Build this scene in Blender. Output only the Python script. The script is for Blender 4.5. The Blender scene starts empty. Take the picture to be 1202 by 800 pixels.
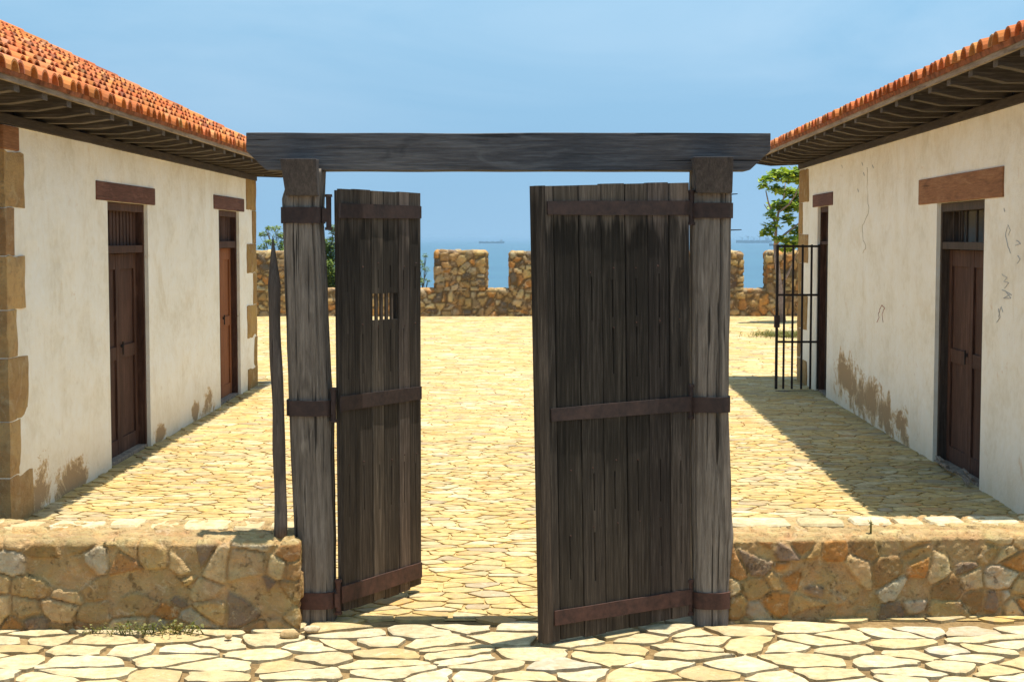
import bpy, bmesh, math, random
import numpy as np
from mathutils import Vector, Matrix, noise
random.seed(7); RNG = np.random.default_rng(7)
S = bpy.context.scene; COL = S.collection
R = math.radians

# ------------------------------------------------------------------ camera
F = 1825.0; TH = math.atan((400-281)/F); CZ = 2.0
cd = bpy.data.cameras.new('camera'); cam = bpy.data.objects.new('camera', cd); COL.objects.link(cam)
cam.location = (0, 0, CZ); cam.rotation_euler = (R(90)-TH, 0, 0)
cd.sensor_width = 36; cd.lens = 36*F/1202; cd.clip_start = .1; cd.clip_end = 200000
S.camera = cam
def ray(px, py):
    a = (px-601)/F; b = (400-py)/F
    return Vector((a, b*math.sin(TH)+math.cos(TH), b*math.cos(TH)-math.sin(TH)))
def at(px, py, Y):
    r = ray(px, py); return Vector((0, 0, CZ)) + r*(Y/r.y)
def gnd(px, py, z=0):
    r = ray(px, py); return Vector((0, 0, CZ)) + r*((z-CZ)/r.z)

# ------------------------------------------------------------------ node helpers
class NT:
    def __init__(s, name):
        s.m = bpy.data.materials.new(name); s.m.use_nodes = True; s.t = s.m.node_tree; s.t.nodes.clear()
        s.out = s.t.nodes.new('ShaderNodeOutputMaterial'); s.b = s.t.nodes.new('ShaderNodeBsdfPrincipled')
        s.t.links.new(s.b.outputs[0], s.out.inputs[0]); s.tc = s.t.nodes.new('ShaderNodeTexCoord')
    def n(s, t, **k):
        x = s.t.nodes.new('ShaderNode'+t)
        for a, v in k.items():
            if hasattr(x, a): setattr(x, a, v)
        return x
    def put(s, sock, v):
        if isinstance(v, bpy.types.NodeSocket): s.t.links.new(v, sock)
        else: sock.default_value = v
    def map(s, scale=(1, 1, 1), rot=(0, 0, 0), src=None, loc=(0, 0, 0)):
        x = s.n('Mapping'); s.put(x.inputs[0], src or s.tc.outputs['Object'])
        x.inputs['Scale'].default_value = scale; x.inputs['Rotation'].default_value = rot; x.inputs['Location'].default_value = loc
        return x.outputs[0]
    def noise(s, vec, scale, detail=4, rough=.55, dist=0, col=False):
        x = s.n('TexNoise'); s.put(x.inputs['Vector'], vec); x.inputs['Scale'].default_value = scale
        x.inputs['Detail'].default_value = detail; x.inputs['Roughness'].default_value = rough; x.inputs['Distortion'].default_value = dist
        return x.outputs[1 if col else 0]
    def mr(s, v, a, b, c=0, d=1):
        x = s.n('MapRange'); s.put(x.inputs[0], v)
        for i, q in enumerate((a, b, c, d)): x.inputs[i+1].default_value = q
        return x.outputs[0]
    def math(s, op, a, b=0, c=0):
        x = s.n('Math', operation=op); s.put(x.inputs[0], a); s.put(x.inputs[1], b); s.put(x.inputs[2], c); return x.outputs[0]
    def mix(s, f, a, b, bt='MIX'):
        x = s.n('Mix', data_type='RGBA', blend_type=bt); s.put(x.inputs[0], f)
        for i, v in ((6, a), (7, b)):
            if not isinstance(v, bpy.types.NodeSocket): v = (*v, 1)
            s.put(x.inputs[i], v)
        return x.outputs[2]
    def ramp(s, v, stops):
        x = s.n('ValToRGB'); s.put(x.inputs[0], v); e = x.color_ramp.elements
        while len(e) < len(stops): e.new(.5)
        for q, (p, c) in zip(e, stops): q.position = p; q.color = (*c, 1)
        return x.outputs[0]
    def attr(s, name):
        x = s.n('Attribute'); x.attribute_name = name; return x.outputs[0]
    def done(s, color, rough=.85, bump=None, bs=.3, bd=.01, spec=.3, metal=0):
        s.put(s.b.inputs['Base Color'], color if isinstance(color, bpy.types.NodeSocket) else (*color, 1))
        s.put(s.b.inputs['Roughness'], rough); s.b.inputs['Specular IOR Level'].default_value = spec; s.b.inputs['Metallic'].default_value = metal
        if bump is not None:
            x = s.n('Bump'); x.inputs['Strength'].default_value = bs; x.inputs['Distance'].default_value = bd
            s.put(x.inputs['Height'], bump); s.t.links.new(x.outputs[0], s.b.inputs['Normal'])
        return s.m

def wood(name, axis, dark, mid, light, contrast=1.0, crack=.5, scale=1.0, bd=.006):
    """weathered wood with the grain along axis 0/1/2"""
    t = NT(name)
    sc = [1.0, 1.0, 1.0]; sc[axis] = .05
    v = t.map(tuple(q*scale for q in sc))
    g1 = t.noise(v, 72, 8, .7, .15); g2 = t.noise(v, 260, 4, .65); g3 = t.noise(t.map(tuple(.35 if i == axis else 1 for i in range(3))), 3.2, 4, .6)
    sc2 = [1, 1, 1]; sc2[axis] = .022
    cr = t.noise(t.map(tuple(q*scale for q in sc2), loc=(3, 1, 2)), 40, 4, .55, .3)
    crm = t.mr(cr, crack-.16, crack-.11, 1, 0)
    c = t.ramp(t.math('ADD', t.math('MULTIPLY', g1, .62), t.math('MULTIPLY', g3, .38)), [(.30, dark), (.5, mid), (.71, light)])
    g4 = t.noise(v, 190, 5, .75, 0); c = t.mix(t.mr(g4, .55, .66, 0, .30), c, light); c = t.mix(t.mr(g4, .45, .36, 0, .40), c, dark)
    kn = t.noise(t.map(tuple(.22 if i == axis else 1 for i in range(3)), loc=(7, 3, 5)), 9, 3, .5, 1.5); c = t.mix(t.mr(kn, .62, .72, 0, .5), c, light); c = t.mix(t.mr(kn, .37, .29, 0, .45), c, dark)
    c = t.mix(t.mr(g2, .35, .7, 0, .35), c, tuple(q*.55 for q in mid))
    c = t.mix(t.math('MULTIPLY', crm, .85), c, tuple(q*.25 for q in dark))
    h = t.math('SUBTRACT', t.math('ADD', g1, t.math('MULTIPLY', g2, .5)), t.math('MULTIPLY', crm, 1.4))
    return t.done(c, .82, h, .75*contrast, bd, spec=.2)

M = {}
M['post'] = wood('weathered_post_wood', 2, (.05, .04, .032), (.205, .168, .138), (.40, .34, .285), 1.1, .52, bd=.012)
M['beam'] = wood('weathered_beam_wood', 0, (.034, .032, .035), (.105, .098, .102), (.23, .22, .22), 1.2, .50, bd=.010)
M['block'] = wood('sawn_block_wood', 2, (.03, .027, .03), (.075, .065, .064), (.15, .13, .12), .8, .44, bd=.006)
M['pole'] = wood('grey_pole_wood', 2, (.04, .032, .028), (.11, .085, .07), (.2, .16, .13), 1, .46)
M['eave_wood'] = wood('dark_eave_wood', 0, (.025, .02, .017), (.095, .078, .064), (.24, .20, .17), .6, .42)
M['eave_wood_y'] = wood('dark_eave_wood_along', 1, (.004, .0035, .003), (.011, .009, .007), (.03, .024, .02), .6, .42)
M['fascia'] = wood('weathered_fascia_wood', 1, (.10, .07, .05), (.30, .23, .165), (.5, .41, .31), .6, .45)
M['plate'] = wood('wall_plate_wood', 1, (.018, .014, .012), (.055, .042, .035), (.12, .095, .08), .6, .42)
M['lintel_a'] = wood('reddish_lintel_wood', 1, (.05, .02, .013), (.13, .052, .034), (.25, .115, .08), .6, .42)
M['lintel_b'] = wood('tan_lintel_wood', 1, (.12, .05, .022), (.30, .135, .06), (.46, .25, .13), .6, .43)
M['door_dark'] = wood('dark_door_wood', 2, (.018, .008, .006), (.07, .031, .02), (.17, .088, .06), .6, .42)
M['door_lit'] = wood('lit_orange_door_wood', 2, (.10, .035, .014), (.24, .085, .032), (.36, .15, .065), .5, .40)  # orange-brown leaf; the light falling on it is put into the brighter colour
M['door_grey'] = wood('greyed_door_wood', 2, (.018, .013, .011), (.065, .046, .036), (.14, .105, .082), .6, .42)

def leaf_mat(name, ax, bands, brown):
    """gate planks: grain plus rain-washed and soot-dark weathering bands up the leaf (UV v = height)"""
    t = NT(name)
    v = t.map((1, 1, .045)); g1 = t.noise(v, 70, 8, .7, .15); g2 = t.noise(v, 260, 4, .65)
    uv = t.tc.outputs['UV']; sep = t.n('SeparateXYZ'); t.t.links.new(uv, sep.inputs[0])
    streak = t.noise(t.map((9, .55, 1), src=uv), 1.6, 4, .6, .4)
    hgt = t.math('ADD', sep.outputs[1], t.math('MULTIPLY', t.math('SUBTRACT', streak, .5), .34))
    wx = t.ramp(hgt, [(p, (q, q, q)) for p, q in bands])
    base = t.ramp(g1, [(.30, (.011, .009, .0075)), (.52, (.034, .028, .023)), (.74, (.10, .083, .069))])
    lightc = t.ramp(g1, [(.28, (.055, .044, .036)), (.52, (.15, .12, .097)), (.74, (.30, .25, .21))])
    pl = t.attr('col')
    c = t.mix(wx, base, lightc)
    c = t.mix(1.0, c, pl, 'MULTIPLY')
    c = t.mix(t.mr(sep.outputs[1], .45, .0, 0, .40), c, brown, 'OVERLAY')
    c = t.mix(t.mr(g2, .4, .75, 0, .4), c, (.02, .017, .015))
    nail = t.noise(t.map((1, 1, .3)), 22, 1, .5)
    return t.done(c, .85, t.math('ADD', g1, t.math('MULTIPLY', g2, .5)), .8, .007, spec=.15)
M['leaf_r'] = leaf_mat('gate_planks_dark', 0, [(0, .50), (.15, .38), (.32, .22), (.5, .06), (.75, .02), (.90, .03), (.925, .75), (1, .9)], (.36, .27, .2))
M['leaf_l'] = leaf_mat('gate_planks_brown', 0, [(0, .75), (.2, .55), (.42, .38), (.55, .5), (.68, .24), (.88, .08), (.92, .75), (1, .85)], (.42, .30, .2))

def iron(name, a, b, rough=.75):
    t = NT(name); n = t.noise(t.map(), 30, 6, .65); n2 = t.noise(t.map(), 6, 3)
    c = t.ramp(t.math('ADD', t.math('MULTIPLY', n, .6), t.math('MULTIPLY', n2, .4)), [(.35, a), (.65, b)])
    return t.done(c, rough, n, .5, .003, spec=.35, metal=.0)
M['iron'] = iron('rusted_strap_iron', (.018, .012, .012), (.06, .034, .028))
M['iron_hot'] = iron('redder_rusted_iron', (.036, .018, .014), (.105, .045, .032))
M['iron_black'] = iron('black_bar_iron', (.010, .008, .008), (.035, .022, .018))

def rubble_mat(name, fine, bs, rough=.9, dirt=(.2, .14, .08), dirta=.35):
    t = NT(name); c = t.attr('col'); v = t.map()
    n1 = t.noise(v, fine, 7, .65); n2 = t.noise(v, fine*.22, 4, .6, .4); n3 = t.noise(v, fine*3.2, 4, .7)
    c = t.mix(t.mr(n1, .35, .72, 0, .5), c, dirt, 'MIX')
    c = t.mix(t.mr(n2, .3, .7, .5, 0), c, (.60, .52, .42), 'MULTIPLY')
    c = t.mix(t.mr(t.noise(v, fine*.6, 6, .7, 1.2), .56, .66, 0, .55), c, (.62, .50, .33))
    c = t.mix(t.mr(n3, .62, .72, 0, .5), c, (.09, .06, .035)); n5 = t.noise(v, fine*.8, 7, .8, .2); c = t.mix(t.mr(n5, .60, .70, 0, .6), c, (.11, .07, .035)); b1 = t.noise(v, fine*.33, 5, .65, .5, True); c = t.mix(.22, c, t.mix(1.0, b1, (.85, .62, .36), 'MULTIPLY'), 'OVERLAY'); c = t.mix(t.mr(t.noise(t.map((1, 1, 1), loc=(5, 5, 1)), fine*.28, 5, .7), .56, .68, 0, .5), c, (.50, .26, .085))
    return t.done(c, rough, t.math('SUBTRACT', t.math('ADD', n1, t.math('MULTIPLY', n3, .6)), t.mr(n5, .58, .68, 0, .6)), bs, .025, spec=.15)
M['rubble'] = rubble_mat('low_wall_masonry', 24, .8, dirt=(.30, .18, .075))
M['rubble_far'] = rubble_mat('parapet_masonry', 9, .6, dirt=(.13, .08, .04))

def stone_mat(name, fine, speck):
    t = NT(name); c = t.attr('col'); v = t.map()
    n1 = t.noise(v, fine, 7, .62); n2 = t.noise(v, 1.1, 4, .6, .4); n3 = t.noise(v, fine*3.5, 3, .7); n4 = t.noise(v, 5, 5, .6)
    c = t.mix(t.mr(n4, .40, .72, 0, .55), c, (.43, .28, .10))
    c = t.mix(t.mr(n1, .40, .66, 0, .62), c, (.30, .215, .11)); c = t.mix(t.mr(t.noise(v, 3.2, 7, .75, 1.0), .46, .62, 0, .38), c, (.36, .30, .20)); hair = t.math('ABSOLUTE', t.math('SUBTRACT', t.noise(v, 5, 5, .6, 1.5, ), .5)); c = t.mix(t.mr(hair, .006, .0, 0, .6), c, (.16, .11, .06)); c = t.mix(t.mr(t.noise(v, 11, 6, .7, .8), .57, .66, 0, .4), c, (.62, .55, .38))
    c = t.mix(t.mr(n2, .35, .62, .30, 0), c, (.80, .72, .58), 'MULTIPLY')
    c = t.mix(t.mr(n3, speck, speck+.1, 0, .7), c, (.12, .08, .045))
    return t.done(c, .8, t.math('ADD', n1, t.math('MULTIPLY', n4, .8)), .55, .012, spec=.2)
M['flag'] = stone_mat('cream_flagstones', 22, .66)
M['cobble'] = stone_mat('yellow_court_stones', 20, .64)
def soil():
    t = NT('sandy_joint_mortar'); v = t.map(); n1 = t.noise(v, 40, 6, .7); n2 = t.noise(v, 3, 4)
    c = t.ramp(t.math('ADD', t.math('MULTIPLY', n1, .5), t.math('MULTIPLY', n2, .5)), [(.35, (.12, .075, .033)), (.5, (.23, .15, .068)), (.65, (.36, .25, .12))])
    return t.done(c, .95, n1, .8, .01, spec=.1)
M['soil'] = soil()
def bed():
    t = NT('pale_sandy_bed'); v = t.map(); n1 = t.noise(v, 30, 6, .7); n2 = t.noise(v, 3, 4)
    c = t.ramp(t.math('ADD', t.math('MULTIPLY', n1, .5), t.math('MULTIPLY', n2, .5)), [(.35, (.28, .19, .075)), (.5, (.44, .31, .13)), (.65, (.53, .40, .19))])
    return t.done(c, .95, n1, .8, .01, spec=.1)
M['bed'] = bed()
def scrub():
    t = NT('dry_hillside_scrub'); v = t.map(); n1 = t.noise(v, .8, 6, .7)
    return t.done(t.ramp(n1, [(.35, (.05, .07, .025)), (.5, (.12, .12, .05)), (.65, (.26, .19, .1))]), .95, n1, .8, .3, spec=.1)
M['scrub'] = scrub()
def quoin():
    t = NT('sandstone_quoin'); c = t.attr('col'); v = t.map(); n1 = t.noise(v, 14, 7, .65); n2 = t.noise(v, 2.4, 4, .6, .5); n3 = t.noise(v, 60, 3, .7)
    c = t.mix(t.mr(n2, .45, .68, 0, .55), c, (.30, .15, .065)); c = t.mix(t.mr(t.noise(v, 6, 6, .7, .8), .53, .66, 0, .6), c, (.56, .44, .27)); c = t.mix(t.mr(n1, .5, .75, 0, .5), c, (.16, .095, .045))
    c = t.mix(t.mr(n3, .64, .72, 0, .6), c, (.06, .04, .025))
    return t.done(c, .92, t.math('ADD', n1, t.math('MULTIPLY', n3, .6)), .9, .03, spec=.12)
M['quoin'] = quoin()

def plaster(name, blobs, base=(.90, .88, .83), base_h=.5, scuffs=.0):
    """whitewash; UV in metres (s along the wall, z up). blobs = (s, z, rs, rz) where the plaster has flaked"""
    t = NT(name); uv = t.tc.outputs['UV']; v = t.map(src=uv)
    n1 = t.noise(v, 2.0, 5, .6); n2 = t.noise(v, 12, 6, .65); n3 = t.noise(t.map((.6, .6, 1), src=uv), 7, 7, .72, .5); n4 = t.noise(v, 60, 4, .6)
    sp = t.n('SeparateXYZ'); t.t.links.new(uv, sp.inputs[0]); s_, z_ = sp.outputs[0], sp.outputs[1]
    c = t.ramp(t.math('ADD', t.math('MULTIPLY', n1, .6), t.math('MULTIPLY', n2, .4)), [(.36, tuple(q*w for q, w in zip(base, (.86, .82, .74)))), (.5, tuple(q*w for q, w in zip(base, (.97, .95, .91)))), (.62, base)])
    pch = t.noise(t.map((1, .7, 1), src=uv, loc=(2, 6, 0)), 1.3, 6, .7, .8); c = t.mix(t.mr(pch, .54, .62, 0, .32), c, tuple(q*w for q, w in zip(base, (.80, .72, .60))))
    c = t.mix(t.mr(t.noise(t.map((1, .12, 1), src=uv, loc=(4, 0, 0)), 9, 4, .6), .52, .75, 0, .10), c, (.62, .50, .36))     # run marks
    c = t.mix(t.mr(n3, .63, .70, 0, .45), c, (.62, .40, .22))                                                       # rusty scuffs
    c = t.mix(t.math('MULTIPLY', t.mr(t.noise(t.map((1.6, .4, 1), src=uv, loc=(9, 2, 0)), 16, 3, .7), .70, .73, 0, .7), t.mr(z_, .9, 1.8, 1, .35)), c, (.30, .14, .07))
    c = t.mix(t.mr(z_, base_h, 0, 0, .45), c, (.60, .46, .28))                                                       # splash zone
    m = None
    for (bs, bz, rs, rz) in blobs:
        a = t.math('DIVIDE', t.math('SUBTRACT', s_, bs), rs); b = t.math('DIVIDE', t.math('SUBTRACT', z_, bz), rz)
        d = t.math('SQRT', t.math('ADD', t.math('MULTIPLY', a, a), t.math('MULTIPLY', b, b)))
        f = t.math('SUBTRACT', 1, d); m = f if m is None else t.math('MAXIMUM', m, f)
    low = t.mr(z_, .0, .32, -.15, -1.6)
    m = low if m is None else t.math('MAXIMUM', m, low)
    nf = t.noise(t.map((.7, .8, 1), src=uv), 4.2, 8, .78, .6)
    m = t.math('MULTIPLY', m, 1.15); mm = t.math('ADD', m, t.math('MULTIPLY', t.math('SUBTRACT', nf, .5), 4.2))
    f1 = t.mr(mm, .34, .40, 0, 1); f2 = t.mr(mm, .60, .64, 0, 1)
    c = t.mix(t.math('MULTIPLY', f1, .8), c, (.56, .38, .19)); c = t.mix(t.math('MULTIPLY', f2, .8), c, (.34, .23, .13))
    h = t.math('SUBTRACT', t.math('ADD', t.math('MULTIPLY', n1, .8), t.math('ADD', t.math('MULTIPLY', n2, .45), t.math('MULTIPLY', n4, .12))), t.math('MULTIPLY', f2, .5))
    return t.done(c, .93, h, .55, .03, spec=.1)

def tile_mat():
    t = NT('terracotta_tile'); c = t.attr('col'); v = t.map(); n1 = t.noise(v, 12, 6, .65); n2 = t.noise(v, 3, 4, .6)
    c = t.mix(t.mr(n1, .5, .78, 0, .5), c, (.26, .10, .045)); c = t.mix(t.mr(n2, .52, .75, 0, .3), c, (.46, .27, .16)); c = t.mix(t.mr(t.noise(v, 34, 5, .7), .6, .7, 0, .55), c, (.13, .06, .03))
    return t.done(c, .88, n1, .4, .008, spec=.15)
M['tile'] = tile_mat()
def plain(name, c, r=.9, var=.3, sc=10):
    t = NT(name); n = t.noise(t.map(), sc, 5, .6)
    return t.done(t.mix(t.mr(n, .3, .7, 0, 1), tuple(q*(1-var) for q in c), tuple(min(1, q*(1+var)) for q in c)), r, n, .3, .01, spec=.15)
M['tilebed'] = plain('tile_bedding_mortar', (.22, .085, .045), var=.65, sc=9)
M['dark_in'] = plain('interior_plaster', (.25, .23, .2))
M['crackc'] = plain('crack_shadow_plaster', (.40, .33, .24))
M['debris'] = plain('splintered_grey_wood', (.24, .19, .15), var=.5, sc=25)
M['scribble_grey'] = plain('grey_scribble', (.42, .41, .41), var=.3)
M['scribble_red'] = plain('red_scribble', (.34, .10, .07), var=.3)
M['bark'] = plain('pale_bark', (.30, .22, .19), var=.35, sc=14)
M['bark_dark'] = plain('brown_bark', (.13, .095, .07), var=.4, sc=14)
M['ship'] = plain('ship_hull_paint', (.06, .055, .06), r=.6)
M['ship_top'] = plain('ship_superstructure_paint', (.35, .33, .32), r=.6)
def leafm(name, a, b, tr=.35):
    t = NT(name); c = t.attr('col'); c = t.mix(t.math('MULTIPLY', 1, c), a, b)
    t.t.nodes.remove(t.b); d = t.n('BsdfPrincipled'); d.inputs['Roughness'].default_value = .55; d.inputs['Specular IOR Level'].default_value = .3
    tl = t.n('BsdfTranslucent'); mx = t.n('MixShader'); mx.inputs[0].default_value = tr
    t.t.links.new(c, d.inputs['Base Color']); g = t.mix(1, c, (1.0, 1.0, .35), 'MULTIPLY'); t.t.links.new(g, tl.inputs[0])
    t.t.links.new(d.outputs[0], mx.inputs[1]); t.t.links.new(tl.outputs[0], mx.inputs[2]); t.t.links.new(mx.outputs[0], t.out.inputs[0])
    return t.m
M['leaf'] = leafm('broad_green_leaves', (.10, .20, .03), (.40, .50, .08))
M['leaf_pale'] = leafm('pale_feathery_leaves', (.08, .14, .035), (.26, .33, .10))
M['grass'] = leafm('weed_leaves', (.08, .11, .025), (.30, .26, .10))
def seam():
    t = NT('hazy_sea_water'); v = t.map((1, .35, 1)); n = t.noise(v, .08, 8, .65); n2 = t.noise(t.map((1, 4, 1)), .0015, 4, .5)
    c = t.mix(t.mr(n2, .35, .65), (.020, .080, .135), (.030, .105, .16))
    return t.done(c, .28, n, .5, 2.0, spec=.5)
M['sea'] = seam()

# ------------------------------------------------------------------ mesh helpers
ORG = {}
def tag(o, label=None, cat=None, group=None, kind=None):
    for k, v in (('label', label), ('category', cat), ('group', group), ('kind', kind)):
        if v: o[k] = v
    return o
def empty(name, loc, label, cat, group=None):
    o = bpy.data.objects.new(name, None); COL.objects.link(o); o.location = loc; o.empty_display_size = .2
    ORG[o.name] = Vector(loc); return tag(o, label, cat, group)
class MB:
    def __init__(s): s.v = []; s.f = []; s.c = []; s.uv = []
    def add(s, vs, fs, col=(1, 1, 1), uv=None):
        b = len(s.v); s.v += [Vector(p) for p in vs]; s.f += [tuple(b+i for i in f) for f in fs]
        s.c += [col]*len(vs) if not isinstance(col, list) else col
        s.uv += uv if uv else [(0, 0)]*len(vs)
    def hexa(s, p, col=(1, 1, 1), uv=None):       # p: 4 bottom then 4 top corners, counter-clockwise
        s.add(p, [(3, 2, 1, 0), (4, 5, 6, 7), (0, 1, 5, 4), (1, 2, 6, 5), (2, 3, 7, 6), (3, 0, 4, 7)], col, uv)
    def box(s, a, b, col=(1, 1, 1), fn=None, uvfn=None):
        (x0, y0, z0), (x1, y1, z1) = a, b
        c = [(x0, y0, z0), (x1, y0, z0), (x1, y1, z0), (x0, y1, z0), (x0, y0, z1), (x1, y0, z1), (x1, y1, z1), (x0, y1, z1)]
        s.hexa([fn(*q) if fn else q for q in c], col, [uvfn(*q) for q in c] if uvfn else None)
    def tube(s, pts, rads, n=8, col=(1, 1, 1), cap=True):
        pts = [Vector(p) for p in pts]; b = []; fs = []; vs = []
        for i, p in enumerate(pts):
            d = (pts[min(i+1, len(pts)-1)]-pts[max(i-1, 0)]).normalized()
            u = d.cross(Vector((.3, 1, .1))).normalized(); w = d.cross(u)
            for k in range(n):
                a = 2*math.pi*k/n; vs.append(p+(u*math.cos(a)+w*math.sin(a))*rads[i])
        for i in range(len(pts)-1):
            for k in range(n): fs.append((i*n+k, i*n+(k+1) % n, (i+1)*n+(k+1) % n, (i+1)*n+k))
        if cap: fs.append(tuple(range(n))[::-1]); fs.append(tuple((len(pts)-1)*n+k for k in range(n)))
        s.add(vs, fs, col)
    def build(s, name, mat, parent=None, smooth=False, bevel=0, fix=True, kind=None):
        me = bpy.data.meshes.new(name); org = ORG[parent.name] if parent else (Vector(s.org) if hasattr(s, 'org') else Vector((0, 0, 0)))
        me.from_pydata([tuple(p-org) for p in s.v], [], s.f)
        ca = me.color_attributes.new('col', 'FLOAT_COLOR', 'POINT')
        ca.data.foreach_set('color', np.array([(*c, 1) for c in s.c], dtype=np.float32).ravel())
        ul = me.uv_layers.new(name='UVMap'); li = np.zeros(len(me.loops), dtype=np.int32); me.loops.foreach_get('vertex_index', li)
        ul.data.foreach_set('uv', np.array(s.uv, dtype=np.float32)[li].ravel())
        if fix or bevel:
            bm = bmesh.new(); bm.from_mesh(me)
            if fix: bmesh.ops.recalc_face_normals(bm, faces=bm.faces)
            if bevel:
                es = [e for e in bm.edges if len(e.link_faces) == 2 and e.calc_face_angle() > .5]
                bmesh.ops.bevel(bm, geom=es, offset=bevel, segments=2, affect='EDGES', profile=.6)
            bm.to_mesh(me); bm.free()
        if smooth: me.polygons.foreach_set('use_smooth', [True]*len(me.polygons))
        me.materials.append(mat)
        o = bpy.data.objects.new(name, me); COL.objects.link(o)
        if parent: o.parent = parent
        else: o.location = org
        ORG[o.name] = org
        if kind: o['kind'] = kind
        return o

# numpy fields
def hash3(i, k=0):
    x = (i[..., 0]*73856093) ^ (i[..., 1]*19349663) ^ (i[..., 2]*83492791) ^ (k*2654435761 & 0x7fffffff)
    x = x & 0x7fffffff; x = (x ^ (x >> 13))*1274126177 & 0x7fffffff; x = (x ^ (x >> 11))*1103515245 & 0x7fffffff
    return ((x ^ (x >> 15)) & 0xffffff)/float(0xffffff)
def warp(p, amp, fr, seed=0):
    rg = np.random.default_rng(seed); out = p.copy()
    for _ in range(5):
        k = rg.normal(size=(3, 3))*fr; ph = rg.uniform(0, 6.28, 3); out = out+np.sin(p@k+ph)*amp/2.2
    return out
def worley(p):
    b = np.floor(p).astype(np.int64); f1 = np.full(len(p), 9.); f2 = f1.copy(); idd = np.zeros((len(p), 3), dtype=np.int64)
    for dx in (-1, 0, 1):
        for dy in (-1, 0, 1):
            for dz in (-1, 0, 1):
                c = b+np.array((dx, dy, dz)); q = np.stack([hash3(c, 1), hash3(c, 2), hash3(c, 3)], -1)*.8+.1+c
                d = np.sqrt(((p-q)**2).sum(1)); m = d < f1
                f2 = np.where(m, f1, np.minimum(f2, d)); f1 = np.where(m, d, f1); idd[m] = c[m]
    return f1, f2, idd
def sstep(a, b, x):
    t = np.clip((x-a)/(b-a), 0, 1); return t*t*(3-2*t)

def rubble(name, foot, z0, z1, res, cell, amp, pal, mortar, parent, mat, fill=1.0, joint=.16, seed=0, top_col=None, rnd=.02, topwob=.0):
    """one masonry block: welded box grid, stones raised from mortar by 3D cells"""
    P0, P1, P2, P3 = [Vector(q) for q in foot]        # front-left, front-right, back-right, back-left (x,y)
    nu = max(2, int((P1-P0).length/res)); nw = max(2, int((P3-P0).length/res)); nv = max(2, int((z1-z0)/res))
    idx = {}; pos = []; faces = []
    def vid(i, j, k):
        key = (i, j, k)
        if key not in idx:
            u, v, w = i/nu, j/nv, k/nw; q = P0.lerp(P1, u).lerp(P3.lerp(P2, u), w)
            idx[key] = len(pos); pos.append((q.x, q.y, z0+(z1-z0)*v))
        return idx[key]
    for i in range(nu):
        for j in range(nv):
            faces.append((vid(i, j, 0), vid(i+1, j, 0), vid(i+1, j+1, 0), vid(i, j+1, 0)))
            faces.append((vid(i, j, nw), vid(i, j+1, nw), vid(i+1, j+1, nw), vid(i+1, j, nw)))
        for k in range(nw): faces.append((vid(i, nv, k), vid(i+1, nv, k), vid(i+1, nv, k+1), vid(i, nv, k+1)))
    for k in range(nw):
        for j in range(nv):
            faces.append((vid(0, j, k), vid(0, j+1, k), vid(0, j+1, k+1), vid(0, j, k+1)))
            faces.append((vid(nu, j, k), vid(nu, j, k+1), vid(nu, j+1, k+1), vid(nu, j+1, k)))
    me = bpy.data.meshes.new(name); me.from_pydata(pos, [], faces); me.update()
    p = np.array(pos); n = np.zeros(len(pos)*3); me.vertices.foreach_get('normal', n); n = n.reshape(-1, 3)
    q = warp(p/np.array(cell), .22, 1.1, seed)+seed*13.7
    f1, f2, idd = worley(q); e = f2-f1
    r1 = hash3(idd, 5); r2 = hash3(idd, 6); r3 = hash3(idd, 7)
    isst = (r1 < fill)
    st = sstep(joint*.35, joint, e)*isst
    rough = (noise_arr(p, 9, seed)-.5)*.22+(noise_arr(p, 34, seed+9)-.5)*.30*min(1, .02/res)+(noise_arr(p, 80, seed+19)-.5)*.2*min(1, .01/res)
    e = e+(noise_arr(p, 22/ (cell[0]/.2), seed+31)-.5)*.28
    h = st*(.55+.6*r2)+rough
    p2 = p+n*(h*amp)[:, None]
    edge = sstep(0, 1, np.abs(n).max(1)*3-1.9)       # pull box edges in so they read worn
    p2 -= n*((1-edge)*rnd)[:, None]
    if topwob: p2[:, 2] += (p[:, 2] > z1-1e-4)*(noise_arr(p, 2.6, seed+4)-.5)*topwob
    pal = np.array(pal); pc = pal[(r3*len(pal)).astype(int) % len(pal)]*(.8+.4*r2)[:, None]
    mc = np.array(mortar)*(.85+.3*noise_arr(p, 5, seed+3))[:, None]
    if top_col is not None:
        tm = (n[:, 2] > .5); pc[tm] = np.array(top_col)*(.8+.35*r2[tm])[:, None]
    c = mc*(1-st)[:, None]+pc*st[:, None]
    mb = MB(); mb.v = [Vector(v) for v in p2]; mb.f = faces; mb.c = [tuple(x) for x in c]; mb.uv = [(0, 0)]*len(pos)
    bpy.data.meshes.remove(me)
    return mb.build(name, mat, parent, smooth=True, fix=False)
def noise_arr(p, fr, seed):
    rg = np.random.default_rng(seed+100); o = np.zeros(len(p)); a = 1; tot = 0
    for k in range(9):
        kk = rg.normal(size=3)*fr*(1+.35*k); o += np.sin(p@kk+rg.uniform(0, 6.28)); tot += 1
    return .5+o/tot

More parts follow.
